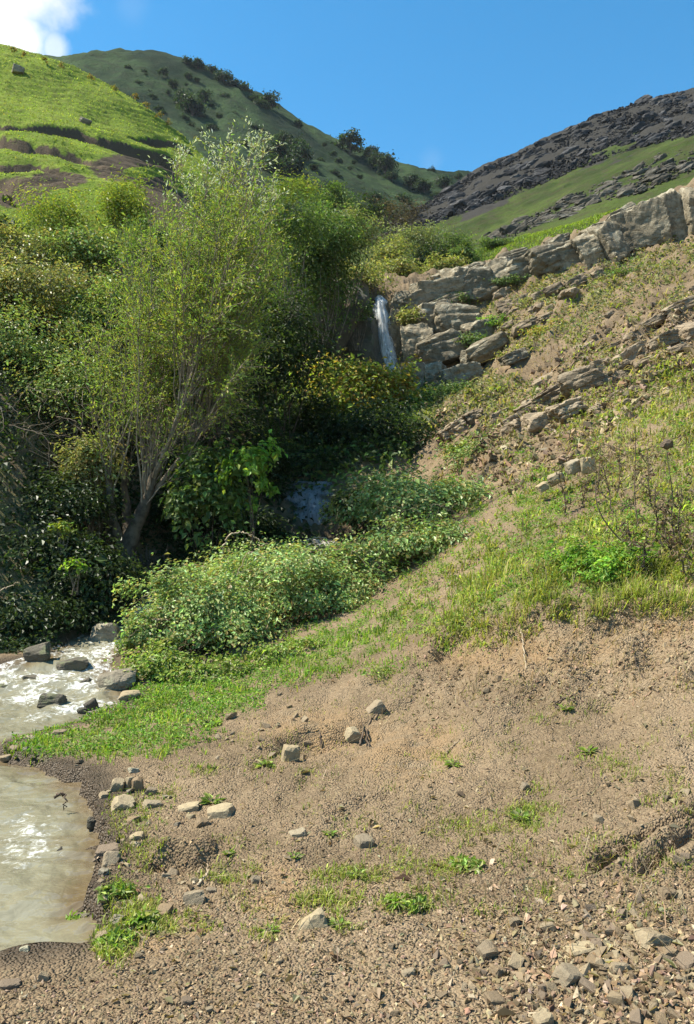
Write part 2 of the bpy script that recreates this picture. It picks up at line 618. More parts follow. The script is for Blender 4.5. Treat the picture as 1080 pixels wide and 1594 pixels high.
pts += [(-1.4, 10, .25), (-.6, 11.5, .6), (-.5, 13.5, 1.0), (.9, 14.2, 1.35),
        (-6.2, 8, .6), (-7.5, 6, .9), (-7, 2, .9), (-3, -2, .1), (3, -2, .15), (0, 0, 0), (3, 1, .3), (-3, 1, -.02),
        (-4.5, 10.3, .55), (-4.7, 11.5, 1.7), (-5.3, 13, 3.3), (-6, 15, 5.0), (-7, 18, 6.9), (-9, 22, 8.8), (-10.5, 27, 11.4),
        (-9, 12, 4.5), (-12, 16, 8), (-14, 24, 11.5), (-10, 8, 2.5),
        (-3.5, 11.5, .5), (-3.7, 13, .98), (-4.0, 14.5, 2.5), (-4.6, 17, 4.6), (-5.5, 21, 7.2), (-6, 27, 10.2),
        (-2.7, 15.2, 1.9), (-2.9, 17.5, 3.8), (-3.2, 21, 5.8), (-3.4, 25, 7.6), (-3.4, 29, 11),
        (-.9, 15.7, 1.45), (-.8, 17.0, 2.8), (-.9, 20, 3.8), (-.3, 24, 5.2), (-1.4, 28, 8.8), (-2, 31, 12),
        (.6, 19, 3.9), (1.0, 22.5, 5.0), (1.3, 26.3, 6.2), (1.25, 28.0, 7.0), (1.25, 29.3, 10.2), (1.3, 33, 11.8), (2.6, 27.2, 6.9),
        tuple(P(740, 612, 24.3)), tuple(P(740, 585, 26.6)), tuple(P(740, 500, 28.6)), tuple(P(660, 600, 27.2)),
        (14, 10, 7.5), (16, 18, 13), (18, 27, 17.5), (19, 33, 20), (13.5, 33, 15.5), (9, 33.5, 13.7), (6, 34, 12.8), (3, 34, 12.3), (-3, 34, 13), (-8, 34, 14.5), (8, 5, 3.0), (7, 1.5, 1.4)]
T_NEAR = TPS(pts, 2e-3)


def zwater(y):
    return np.interp(y, [2, 6.9, 7.7, 8.3, 8.55, 8.9, 9.15, 10.4, 11.0, 12, 14, 15.7, 17], [-.16, -.16, -.13, -.10, .0, .02, .11, .15, .3, .5, 1.1, 1.45, 1.6])


def wp(px, py, z):
    Y = (CAMZ - z) * FPX / (py - HOR)
    return ((px - 540) / FPX * Y, Y)


SHORE = [wp(px, py, -.16) for px, py in ((-700, 1560), (-60, 1536), (0, 1530), (60, 1520), (125, 1500), (172, 1458), (150, 1420), (130, 1385), (172, 1350), (148, 1310), (168, 1272), (135, 1228), (90, 1205), (40, 1192), (5, 1182))] + \
        [wp(0, 1158, -.15), wp(60, 1143, -.13), wp(120, 1124, -.12), wp(180, 1106, -.11), wp(208, 1080, -.06), wp(160, 1046, .02), wp(182, 1018, .10), wp(205, 996, .15),
         (-2.3, 11.5), (-1.7, 13), (-.9, 14.4), (-.05, 15.7), (-1.5, 15.9), (-2.1, 14.5), (-2.9, 13), (-3.3, 11.5), wp(95, 1002, .15), wp(70, 1035, .05), (-4.1, 9.0), (-5.0, 8.0), (-6.3, 6.5), (-7, 4)]

hitcache = {}


def base_hit(px, py, T=None, y0=1.8, y1=36.0):
    T = T or T_NEAR
    Y = np.linspace(y0, y1, 1600)
    x = (px - 540) / FPX * Y
    z = CAMZ - (py - HOR) / FPX * Y
    d = z - T(x, Y)
    k = np.argmax(d < 0)
    if d[k] >= 0:
        k = len(Y) - 1
    return np.array([x[k], Y[k], z[k]])


RUTS = [[base_hit(*p) for p in ((1140, 1228), (1080, 1268), (1010, 1300), (950, 1335), (905, 1362))],
        [base_hit(*p) for p in ((1140, 1262), (1080, 1296), (1030, 1330), (985, 1368))]]
HOLE = [base_hit(*p) for p in ((232, 1338), (262, 1338), (300, 1341), (334, 1338))]
CUTS = [([base_hit(*p) for p in ((385, 1172), (430, 1155), (480, 1140), (540, 1128), (580, 1105), (620, 1085))], 0.19, 0.6),
        ([base_hit(*p) for p in ((520, 1262), (560, 1238), (620, 1228))], 0.06, 0.35),
        ([base_hit(*p) for p in ((690, 985), (740, 965), (800, 955), (870, 948), (940, 950), (1010, 945), (1120, 950))], 0.17, 0.9),
        ([base_hit(*p) for p in ((640, 925), (700, 885), (760, 850), (800, 838))], 0.12, 0.5),
        ([base_hit(*p) for p in ((690, 1060), (715, 1010), (745, 985))], 0.08, 0.3)]


def G(x, y):
    x = np.asarray(x, float)
    y = np.asarray(y, float)
    z = T_NEAR(x, y)
    far = np.clip(y / 10, 0.35, 2.2)
    z = z + 0.035 * fbm2(x * 1.1, y * 1.1, 3, 5) * far
    midg = sstep(3.6, 4.6, y) * sstep(9, 7, y) * sstep(-1.2, -.4, x)
    z = z + midg * (.05 * fbm2(x * .9 + 3, y * .9, 2, 95) + .028 * fbm2(x * 4.2 - y * 1.2, y * 1.3 + x * .4, 3, 96))
    z = z + 0.014 * fbm2(x * 5, y * 5, 3, 9) * np.clip(y / 8, 0.5, 3)
    bank = sstep(5.0, 5.6, y) * sstep(7.6, 6.6, y) * sstep(.4, 1.2, x)
    z = z + bank * (.05 * fbm2(x * 3.3, y * 3.3, 3, 12) + .028 * np.abs(noise2(x * 8, y * 8, 14)) + .018 * np.abs(noise2(x * 16, y * 16, 15)))
    upper = sstep(11, 15, y) * sstep(.5, 2.0, x)
    ridg = np.abs(fbm2((x * .75 + y * .35) * .55, (y * .75 - x * .45) * 1.5, 3, 24))
    z = z + upper * (.42 * ridg + .16 * fbm2(x * 1.6, y * 1.6, 3, 25) + .06 * np.abs(noise2(x * 6, y * 6, 26)) - .12)
    z = z + 0.0085 * np.abs(noise2(x * 17, y * 17, 3)) + 0.006 * noise2(x * 34, y * 34, 6)
    for poly, hgt, L in CUTS:
        d, s, t = seg_dist(x + 0.09 * fbm2(x * 3, y * 3, 3, 8), y + 0.09 * fbm2(x * 3, y * 3, 3, 18), poly)
        sd = d * s
        endf = sstep(0, .12, t) * sstep(1, .88, t)
        z = z - endf * hgt * sstep(0.04, -0.14, sd) * sstep(-L, -0.1, sd) * (0.65 + 0.6 * noise2(x * 2.3, y * 2.3, 77))
    for poly, dep, wd in ((RUTS[0], .085, .055), (RUTS[1], .075, .055)):
        d, s, t = seg_dist(x + 0.03 * noise2(x * 6, y * 6, 21), y + 0.03 * noise2(x * 6, y * 6, 22), poly)
        endf = sstep(1.0, .8, t)
        z = z - endf * dep * sstep(wd, wd * 0.35, d) + endf * .02 * sstep(wd * 2.4, wd * 1.2, d) * (d > wd * .8)
    d, s, t = seg_dist(x + .015 * noise2(x * 9, y * 9, 2), y + .015 * noise2(x * 9, y * 9, 4), HOLE)
    endf = sstep(0, .1, t) * sstep(1, .92, t)
    sd = d * s
    z = z + endf * .085 * sstep(-.02, .03, sd) * sstep(.30, .03, sd) - endf * .07 * sstep(.02, -.03, sd) * sstep(-.20, -.03, sd)
    # the stream bed
    xj = x + .09 * fbm2(x * 3.5, y * 3.5, 3, 91)
    yj = y + .09 * fbm2(x * 3.5, y * 3.5, 3, 92)
    ins = in_poly(xj, yj, SHORE)
    d, _, _ = seg_dist(xj, yj, SHORE + [SHORE[0]])
    zw = zwater(y)
    near = (x < 1.2) & (y < 17)
    zin = np.minimum(z, zw - np.clip(d * 0.35, 0.0, 0.22) + 0.012 * noise2(x * 6, y * 6, 31))
    zout = np.maximum(z, zw + np.clip(d * 0.25, 0, 0.045) - 0.004)
    zout = np.where(d < 1.2, zout, z)
    return np.where(near, np.where(ins, zin, zout), z)


def hit(px, py, y0=1.8, y1=36.0, n=2400):
    Y = y0 * (y1 / y0) ** np.linspace(0, 1, n)
    x = (px - 540) / FPX * Y
    z = CAMZ - (py - HOR) / FPX * Y
    d = z - G(x, Y)
    k = int(np.argmax(d < 0))
    if d[k] >= 0:
        k = n - 1
    return np.array([x[k], Y[k], z[k]])


def axis_steps(vals):
    """vals: (start, end, count) pieces joined into one increasing list"""
    out = []
    for a, b, n in vals:
        out.append(np.linspace(a, b, n, endpoint=False))
    out.append([vals[-1][1]])
    return np.concatenate(out)


gx = axis_steps([(-15, -5, 40), (-5, -2.2, 55), (-2.2, 2.6, 170), (2.6, 6, 85), (6, 12, 65), (12, 20, 40)])
gy = axis_steps([(-3, 2.0, 16), (2.0, 5.0, 140), (5.0, 8.0, 115), (8, 12, 85), (12, 20, 90), (20, 34.5, 95)])
XX, YY = np.meshgrid(gx, gy, indexing='ij')
ZZ = G(XX, YY)
PXX, PYY = proj(XX, YY, ZZ)

# where grass grows (ellipses on the ground, authored from photo rows and columns)
GRASS = [  # px, py, rx, ry, strength
    (170, 1140, 170, 45, 1.0), (290, 1110, 70, 40, .95), (430, 1040, 110, 34, .85), (520, 1005, 80, 26, .8), (600, 975, 70, 24, .75),
    (700, 975, 60, 30, .75), (760, 930, 70, 40, .85), (850, 880, 110, 70, 1.0), (960, 860, 120, 90, 1.0), (1060, 820, 80, 130, 1.0),
    (1060, 690, 50, 70, .9), (960, 720, 80, 60, .7), (1050, 600, 60, 50, .7), (880, 640, 60, 40, .5), (930, 560, 60, 30, .4), (800, 700, 40, 30, .45),
    (740, 620, 90, 40, .8), (640, 640, 60, 40, .8), (900, 460, 110, 40, .6), (1000, 420, 90, 40, .55), (1060, 380, 40, 40, .5), (800, 520, 60, 40, .6),
    (690, 900, 60, 40, .55), (500, 1400, 55, 26, .62), (550, 1360, 60, 22, .5), (650, 1350, 70, 25, .42), (830, 1270, 60, 28, .6), (730, 1290, 60, 22, .4), (640, 1410, 50, 20, .45),
    (350, 1365, 45, 16, .55), (230, 1260, 60, 40, .45), (200, 1420, 50, 60, .6), (300, 1200, 50, 15, .3), (420, 1190, 40, 15, .35),
    (600, 1050, 40, 18, .55), (700, 1180, 40, 14, .4), (950, 1200, 60, 30, .3), (1040, 1230, 40, 30, .25), (840, 1110, 40, 20, .3),
    (640, 945, 70, 30, .6), (770, 860, 60, 45, .7), (840, 795, 70, 45, .75), (720, 1005, 70, 22, .5), (900, 955, 60, 25, .6), (1040, 935, 60, 30, .6), (870, 760, 70, 40, .6), (980, 640, 70, 50, .6),
    (520, 985, 90, 24, .7), (590, 950, 70, 26, .6), (650, 910, 50, 26, .55), (710, 870, 50, 26, .5), (770, 830, 50, 26, .55), (810, 780, 50, 30, .5),
    (1180, 820, 130, 150, 1.0), (1350, 740, 160, 220, .9), (1180, 600, 90, 60, .7), (1200, 440, 120, 60, .5),
    (250, 1075, 100, 40, 1.0), (330, 1085, 90, 34, .9), (480, 1030, 90, 28, .9), (570, 995, 70, 24, .85), (640, 970, 60, 26, .8), (60, 1165, 60, 22, .95), (600, 1040, 70, 22, .5), (780, 985, 80, 30, .45),
    (250, 1440, 60, 25, .6), (170, 1470, 40, 30, .55), (210, 1330, 40, 30, .4), (410, 1450, 30, 14, .5), (530, 1440, 24, 12, .5),
]


def grass_mask(u, v):
    m = np.zeros(np.shape(u))
    for px, py, rx, ry, s in GRASS:
        q = np.sqrt(((u - px) / rx) ** 2 + ((v - py) / ry) ** 2)
        m = np.maximum(m, s * sstep(1.45, 0.35, q))
    up = (u > 600) & (v < 960) & (v > 360)
    m = np.maximum(m, np.where(up, .55 * sstep(-.15, .5, fbm2(u / 70, v / 40, 3, 88)), 0))
    return np.clip(m * (.85 + .7 * fbm2(u / 26, v / 14, 3, 89)), 0, 1)


gm = grass_mask(PXX, PYY)
gm = np.where((XX < -2.5) & (YY > 9.8), 0.6, gm)
gm = np.where((YY > 12) & (XX < 1.0), 0.5, gm)
dsh, _, _ = seg_dist(XX, YY, SHORE + [SHORE[0]])
wet = np.where(in_poly(XX, YY, SHORE), 1.0, sstep(.32, .0, dsh)) * (YY < 17)
red = np.zeros_like(gm)
for px, py, rx, ry in ((500, 1140, 130, 50), (640, 1170, 120, 60), (1040, 900, 60, 120), (820, 1020, 180, 40), (430, 1390, 60, 60), (250, 1450, 70, 40)):
    red = np.maximum(red, sstep(1.2, .3, np.hypot((PXX - px) / rx, (PYY - py) / ry)))
me = mesh_np('ground', np.stack([XX, YY, ZZ], -1).reshape(-1, 3), grid_faces(len(gx), len(gy)), M_SOIL, True,
             {'grass': gm.ravel(), 'wet': wet.ravel(), 'red': red.ravel()})
obj('ground', me, kind='structure', label='brown stony soil slope with sparse grass')

# ------------------------------------------------------------------ hills
def hill(name, T, xs, ys, mat, detail, soilf=None, label=None):
    X, Y = np.meshgrid(xs, ys, indexing='ij')
    Z = T(X, Y)
    Z, soil = detail(X, Y, Z)
    me = mesh_np(name, np.stack([X, Y, Z], -1).reshape(-1, 3), grid_faces(len(xs), len(ys)), mat, True, {'soil': soil.ravel()})
    return obj(name, me, kind='structure', label=label)


# right hill: rises behind the ledge to a dark rocky ridge
pr = []
for x in np.linspace(-6, 20, 12):
    for y in (32.0, 33.5):
        pr.append((x, y, float(T_NEAR(x, y)) - (0.12 if y < 33 else 0.05)))
for px, rows in {
    1300: ((225, 60), (120, 100), (40, 130)),
    1180: ((262, 36), (180, 62), (160, 85), (105, 130)),
    1080: ((287, 37), (232, 62), (212, 85), (178, 108), (147, 132)),
    980: ((325, 38), (275, 62), (250, 85), (205, 112), (167, 132)),
    900: ((345, 40), (312, 62), (290, 82), (248, 108), (196, 131)),
    800: ((380, 42), (358, 62), (335, 85), (298, 108), (241, 130)),
    720: ((408, 43), (385, 62), (352, 90), (318, 110), (279, 130)),
    650: ((420, 44), (402, 65), (378, 90), (350, 108), (331, 122)),
    580: ((425, 44), (410, 65), (392, 90), (372, 112), (362, 122)),
    500: ((415, 44), (400, 65), (390, 90), (370, 115)),
}.items():
    for py, Y in rows:
        pr.append(P(px, py, Y))
pr += [(75, 170, 66), (40, 175, 52), (20, 170, 40), (5, 165, 40), (100, 130, 100), (90, 170, 72), (-8, 60, 27), (-12, 95, 45)]
T_RIGHT = TPS(pr, 1e-2)


def det_right(X, Y, Z):
    far = np.clip(Y / 60, .5, 2)
    Z = Z + far * (.35 * fbm2(X * .12, Y * .12, 4, 40) + .10 * fbm2(X * .9, Y * .9, 3, 41))
    u, v = proj(X, Y, Z)
    bnd = np.interp(u, [560, 650, 700, 800, 900, 1000, 1080, 1300], [385, 362, 343, 298, 254, 226, 205, 150])
    soil = sstep(9, -9, v - bnd + 30 * fbm2(X * .10, Y * .10, 4, 45)) * (Y > 78) + .25 * (noise2(X * .2, Y * .2, 44) > .2)
    return Z, soil


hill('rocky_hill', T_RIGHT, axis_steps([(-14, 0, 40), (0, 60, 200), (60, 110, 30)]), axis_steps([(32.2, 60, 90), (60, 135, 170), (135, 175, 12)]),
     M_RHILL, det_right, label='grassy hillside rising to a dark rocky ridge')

# left hill: sunlit pasture with slipped turf edges
pl = [P(px, py, Y) for px, py, Y in (
    (-450, -60, 60), (-150, 30, 58), (0, 75, 56), (100, 103, 55), (200, 152, 53.5), (290, 216, 51.5), (370, 300, 49), (450, 400, 46),
    (-300, 200, 40), (-300, 360, 26), (0, 345, 27), (100, 328, 27.5), (200, 300, 29.5), (290, 322, 32), (400, 430, 34),
    (0, 205, 37.5), (150, 222, 40), (230, 240, 42), (60, 270, 31.5), (150, 275, 33), (60, 140, 46.5), (160, 180, 46.5), (250, 215, 47), (330, 300, 43), (300, 400, 26), (0, 430, 22), (-300, 430, 21))]
pl += [(-24, 70, 31), (-12, 66, 22), (-40, 75, 40), (-5, 60, 16), (-3, 45, 15)]
T_LEFT = TPS(pl, 1e-2)
SCARPS = [([base_hit(*p, T_LEFT, 24, 60) for p in ((-60, 188), (0, 190), (60, 192), (120, 200), (170, 214), (215, 226), (265, 240), (300, 262))], 1.15, 2.8),
          ([base_hit(*p, T_LEFT, 24, 60) for p in ((-60, 205), (0, 211), (55, 221), (110, 234), (140, 246), (165, 262))], .85, 2.0),
          ([base_hit(*p, T_LEFT, 24, 60) for p in ((-60, 240), (0, 247), (50, 250), (95, 258), (130, 268))], .8, 1.8),
          ([base_hit(*p, T_LEFT, 24, 60) for p in ((205, 215), (245, 210), (275, 222), (300, 235))], .8, 1.5),
          ([base_hit(*p, T_LEFT, 24, 60) for p in ((-60, 265), (0, 275), (40, 282), (70, 292))], .7, 1.6)]


def det_left(X, Y, Z, fine=True):
    X0, Y0 = X, Y
    soil = np.zeros_like(X)
    dz = np.zeros_like(X)
    for poly, h, L in SCARPS:
        jx = .45 * noise2(X * .7, Y * .7, 51) + .12 * noise2(X * 2.7, Y * 2.7, 53)
        d, s, t = seg_dist(X + jx, Y + jx * .6, poly)
        sd = d * s
        endf = sstep(0, .06, t) * sstep(1, .9, t)
        k = endf * sstep(.10, -.18, sd) * sstep(-L, -.25, sd)
        dz -= h * k
        soil = np.maximum(soil, endf * sstep(.12, -.02, sd) * sstep(-L * .75, -.35, sd))
    # terracettes trodden along the contour
    zz = Z + .5 * fbm2(X * .15, Y * .15, 3, 55)
    ph = zz / .62
    saw = ph - np.floor(ph)
    ter = (sstep(.55, 1.0, saw) - saw) * .5 * sstep(-.35, .3, noise2(X * .3, Y * .25, 57))
    Z = Z + dz + ter + .10 * fbm2(X * .6, Y * .6, 4, 58) + .035 * noise2(X * 3.3, Y * 3.3, 59)
    Z = np.where(Y < 31.5, np.minimum(Z, T_NEAR(X, Y) + (Y - 28.5) * .9), Z)
    u, v = proj(X, Y, Z)
    for px, py, rx, ry in ((190, 262, 60, 26), (30, 300, 60, 30), (90, 280, 55, 16), (240, 280, 40, 40), (270, 330, 60, 40)):
        soil = np.maximum(soil, .85 * sstep(1.2, .5, np.hypot((u - px) / rx, (v - py) / ry)))
    for px, py, rx, ry in ((225, 268, 40, 10),):
        soil = soil * (1 - sstep(1.2, .5, np.hypot((u - px) / rx, (v - py) / ry)))
    return Z, soil


hill('pasture_hill', T_LEFT, axis_steps([(-50, -22, 40), (-22, -4, 190), (-4, 2, 12)]), axis_steps([(22, 28, 12), (28, 56, 220), (56, 75, 14)]),
     M_HILL, det_left, label='bright green pasture hillside with slipped turf edges')

# far hill in half shade, closing the valley
pf = [P(px, py, Y) for px, py, Y in (
    (-700, 120, 190), (-300, 108, 190), (-100, 104, 190), (80, 94, 190), (180, 91, 193), (265, 82, 195), (340, 115, 190), (430, 172, 185), (500, 207, 186), (560, 236, 190), (640, 262, 198), (705, 281, 212), (760, 305, 216), (850, 350, 220),
    (-300, 300, 120), (0, 280, 130), (250, 190, 155), (300, 320, 112), (400, 270, 140), (480, 260, 155), (560, 300, 150), (650, 318, 165), (450, 350, 118), (600, 365, 120), (700, 350, 150), (250, 380, 100), (330, 190, 165))]
pf += [(-60, 240, 90), (-10, 240, 95), (30, 245, 70), (80, 250, 60), (-150, 240, 100)]
T_FAR = TPS(pf, 1e-2)


def det_far(X, Y, Z):
    Z = Z + 1.8 * fbm2(X * .05, Y * .05, 4, 61) + .6 * fbm2(X * .3, Y * .3, 3, 62)
    return Z, .25 * (noise2(X * .09, Y * .09, 63) > .15)


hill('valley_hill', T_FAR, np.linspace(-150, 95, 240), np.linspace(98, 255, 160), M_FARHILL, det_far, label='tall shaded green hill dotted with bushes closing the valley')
# ------------------------------------------------------------------ END OF TERRAIN

# ------------------------------------------------------------------ water
def mat_water():
    t = NT('water')
    foam = t.attr('foam')  # rapids foam, plus the sun glints painted white on the pool
    deep = t.attr('deep')
    fn = t.noise(16, 5, 0.7, dist=0.8)
    fm = t.ramp(t.math('ADD', foam, t.math('MULTIPLY', t.math('SUBTRACT', fn, 0.5), 1.5)), 0.35, 0.75)
    c = t.mix(deep, (0.13, 0.095, 0.052), (0.20, 0.185, 0.125))
    c = t.mix(fm, c, (0.68, 0.69, 0.66))
    rp = t.bump(t.noise(4, 2, 0.55, dist=0.4), 0.7, 0.09)
    rp = t.bump(t.noise(15, 2, 0.55, dist=0.3), 0.5, 0.022, rp)
    return t.done(t.bsdf(c, t.ramp(fm, 0, 1, 0.04, 0.6), 0.8, rp, IOR=1.33))


M_WATER = mat_water()
wx = np.linspace(-7.2, 0.3, 190)
wy = axis_steps([(2.2, 5.5, 130), (5.5, 10.6, 230), (10.6, 16.2, 90)])
X, Y = np.meshgrid(wx, wy, indexing='ij')
U, V = proj(X, Y, zwater(Y))
rap = sstep(7.0, 7.9, Y + .3 * noise2(X * 1.2, Y, 70))
Z = zwater(Y) + (.02 * fbm2(X * 1.8, Y * 3.0, 3, 71) + .009 * noise2(X * 7, Y * 12, 75)) * (1 - rap) + rap * (.035 * fbm2(X * 3.2, Y * 3.2, 3, 72) + .02 * np.abs(noise2(X * 9, Y * 9, 73)))
pool_glint = .40 * sstep(1.25, .2, np.hypot((U - 40) / 90, (V - 1310) / 70)) + .14 * sstep(1.2, .2, np.hypot((U - 20) / 80, (V - 1390) / 40))  # sun glints on the turbulent pool, painted as white patches
fo = np.maximum(pool_glint, rap * (.43 + .26 * fbm2(X * 1.7, Y * 1.7, 2, 74)))
dd, _, _ = seg_dist(X, Y, SHORE + [SHORE[0]])
insw = in_poly(X, Y, SHORE)
deep = np.where(insw, sstep(.0, .3, dd + .1 * fbm2(X * 4, Y * 4, 2, 93)), 0.0)
V3 = np.stack([X, Y, Z], -1).reshape(-1, 3)
F = grid_faces(len(wx), len(wy))
keep = (insw | (dd < .22)).ravel()
F = F[keep[F].all(1)]
used = np.unique(F)
remap = np.full(len(V3), -1)
remap[used] = np.arange(len(used))
me = mesh_np('stream', V3[used], remap[F], M_WATER, True, {'foam': fo.ravel()[used], 'deep': deep.ravel()[used]})
obj('stream', me, kind='structure', label='murky stream with white rapids flowing into a shallow pool')


def mat_fall(name, a0, col):
    t = NT(name)
    mp = t.n.new('ShaderNodeMapping')
    mp.inputs['Scale'].default_value = (7.5, 7.5, 0.9)
    t.l.new(t.pos(), mp.inputs['Vector'])
    n = t.noise(2.2, 6, 0.68, mp.outputs[0])
    edge = t.attr('edge')
    al = t.math('MULTIPLY', t.ramp(n, a0, a0 + 0.22), edge, True)
    d = t.bsdf(col, 0.55, 0.4, t.bump(n, 0.7, 0.08))
    tr = t.n.new('ShaderNodeBsdfTranslucent')
    t.set(tr, 'Color', (0.8, 0.85, 0.9))
    m1 = t.n.new('ShaderNodeMixShader')
    m1.inputs[0].default_value = 0.35
    t.l.new(d, m1.inputs[1])
    t.l.new(tr.outputs[0], m1.inputs[2])
    tp = t.n.new('ShaderNodeBsdfTransparent')
    m2 = t.n.new('ShaderNodeMixShader')
    t.l.new(al, m2.inputs[0])
    t.l.new(tp.outputs[0], m2.inputs[1])
    t.l.new(m1.outputs[0], m2.inputs[2])
    return t.done(m2.outputs[0])


M_FALL = mat_fall('falling_water', 0.34, (0.8, 0.82, 0.83))
M_VEIL = mat_fall('thin_shaded_water', 0.30, (0.34, 0.37, 0.40))  # thin veil; the hollow's shade is put into its dim grey-blue colour


def fall(name, rows, mat, seed, label, layers=3, bulge=.25):
    """rows: (px centre, py, Y, half width px), top to bottom"""
    rows = np.array(rows, float)
    Vs, Fs, E, off = [], [], [], 0
    for L in range(layers):
        nv, nu = 70, 26
        t = np.linspace(0, 1, nv)
        k = np.linspace(0, 1, len(rows))
        c = [np.interp(t, k, rows[:, i]) for i in range(4)]
        u = np.linspace(-1, 1, nu)
        px = c[0][:, None] + u[None] * c[3][:, None] * (1 - .12 * L)
        YY_ = c[2][:, None] - bulge * (1 - u[None] ** 2) * .5 - L * .10 + .10 * noise2(u[None] * 5 + L * 9, t[:, None] * 2, seed) + .06 * noise2(u[None] * 11, t[:, None] * 5 + L, seed + 1)
        p = np.stack([(px - 540) / FPX * c[2][:, None], YY_, np.repeat((CAMZ - (c[1] - HOR) / FPX * c[2])[:, None], nu, 1)], -1)
        Vs.append(p.reshape(-1, 3))
        Fs.append(grid_faces(nv, nu) + off)
        E.append((sstep(1.0, .35, np.abs(u)[None] + .45 * noise2(u[None] * 1.5 + 7, t[:, None] * 9, seed + 4)) * np.ones((nv, 1)) * (sstep(1.0, .85, t)[:, None] * .6 + .4)).ravel())
        off += nv * nu
    me = mesh_np(name, np.concatenate(Vs), np.concatenate(Fs), mat, True, {'edge': np.concatenate(E)})
    return obj(name, me, kind='structure', label=label)


fall('waterfall', [(589, 462, 30.2, 10), (591, 468, 29.2, 12), (592, 474, 28.75, 13), (595, 500, 28.5, 14), (598, 530, 28.4, 16), (602, 556, 28.3, 17), (612, 580, 28.2, 17), (624, 606, 28.1, 16), (628, 640, 27.9, 16)],
     M_FALL, 3, 'narrow white waterfall dropping over the rock ledge', 3, .35)
fall('lower_waterfall', [(480, 750, 17.0, 40), (478, 768, 16.6, 46), (480, 800, 16.35, 50), (480, 835, 16.15, 54), (480, 875, 15.9, 60)], M_VEIL, 13, 'thin shaded waterfall spreading over a rock slab', 2, .2)


# ------------------------------------------------------------------ rocks
def ico(n):
    bm = bmesh.new()
    bmesh.ops.create_icosphere(bm, subdivisions=n, radius=1)
    V = np.array([v.co[:] for v in bm.verts])
    F = np.array([[v.index for v in f.verts] for f in bm.faces])
    bm.free()
    return V, F


ICO = {n: ico(n) for n in (2, 3, 4, 5)}


def rock_shape(seed, sub=4, boxy=0.78, chops=14, rough=0.05):
    """a fractured block: the region inside box-like and random planes, then weathered"""
    r = np.random.default_rng(seed)
    D, F = ICO[sub]
    nrm, dist = [], []
    for ax in range(3):
        for s in (-1, 1):
            n = np.zeros(3)
            n[ax] = s
            n += r.normal(0, .13, 3)
            nrm.append(n / np.linalg.norm(n))
            dist.append(boxy * r.uniform(.85, 1.1))
    for _ in range(chops):
        n = r.normal(size=3)
        n /= np.linalg.norm(n)
        nrm.append(n)
        dist.append(r.uniform(.78, 1.05))
    nrm, dist = np.array(nrm), np.array(dist)
    dp = D @ nrm.T
    rad = np.min(np.where(dp > 1e-3, dist[None] / np.maximum(dp, 1e-3), 9), 1)
    Vv = D * rad[:, None]
    nz = noise3(Vv * 2.2, seed % 50) * rough + noise3(Vv * 5.5, seed % 50 + 3) * rough * .5 + np.minimum(0, noise3(Vv * np.array([1.2, 1.2, 4.5]), seed % 50 + 7) + .15) * rough * 2.2
    return Vv + D * nz[:, None], F


ROCKS = {}


def rock_mesh(kind, k, mat, **kw):
    key = (kind, k, mat.name)
    if key not in ROCKS:
        Vv, F = rock_shape(k * 31 + hash_str(kind), **kw)
        ROCKS[key] = mesh_np(kind, Vv, F, mat, False)
    return ROCKS[key]


def hash_str(s):
    return sum(ord(c) * (i + 3) for i, c in enumerate(s)) % 977


def ledge(name, label, blocks, mat, group=None, seed=0, sub=4, rough=.06, size=1.0, sink=0.0):
    """blocks: px, py (centre), Y, width px, height px, tilt degrees"""
    r = np.random.default_rng(seed + 100)
    c = np.mean([P(b[0], b[1], b[2]) for b in blocks], 0)
    root = thing(name, (c[0], c[1], c[2]), label, 'rock', group)
    for i, (px, py, Y, w, h, tilt) in enumerate(blocks):
        if Y < 34 and px > 610 and px < 1090:
            Y = min(Y, hit(px, py + h * .3)[1] + .1)
        p = P(px, py, Y)
        s = Y / FPX
        p[2] -= sink * h * s
        me = rock_mesh('fractured_rock', (seed * 5 + i) % 14, mat, sub=sub, rough=rough)
        obj('rock', me, root, loc=tuple(p - c), rot=(r.uniform(-.15, .15), -math.radians(tilt) + r.uniform(-.08, .08), r.uniform(-.3, .3)),
            scale=(w * s * r.uniform(.56, .84) * size, min(w, h * 1.6) * s * .62 * size, h * s * r.uniform(.58, .8) * size))
    return root


ledge('rock_ledge', 'long pale grey fractured rock ledge running up the slope to the right', [
    (650, 470, 30.0, 50, 34, 25), (676, 462, 29.8, 60, 50, 15), (712, 452, 29.8, 52, 52, 18), (745, 448, 30.0, 56, 54, 18), (780, 432, 30.0, 54, 46, 16), (815, 424, 30.1, 54, 44, 18), (852, 408, 30.2, 52, 42, 20),
    (886, 402, 30.2, 44, 46, 12), (915, 394, 30.1, 44, 60, 22), (948, 382, 29.9, 40, 70, 18), (978, 366, 29.8, 44, 74, 22), (1010, 356, 29.6, 48, 78, 14), (1045, 346, 29.4, 46, 80, 16), (1085, 338, 29.3, 50, 80, 12), (1130, 320, 29.2, 70, 70, 16), (1180, 305, 29, 70, 70, 16),
    (868, 382, 30.6, 40, 20, 22), (925, 362, 30.4, 46, 22, 24), (1030, 318, 29.8, 44, 24, 18), (965, 340, 30.1, 40, 22, 22), (800, 402, 30.5, 50, 18, 20), (735, 424, 30.4, 46, 20, 18), (690, 436, 30.2, 40, 22, 20)], M_ROCK, seed=1, sub=5, rough=.07)
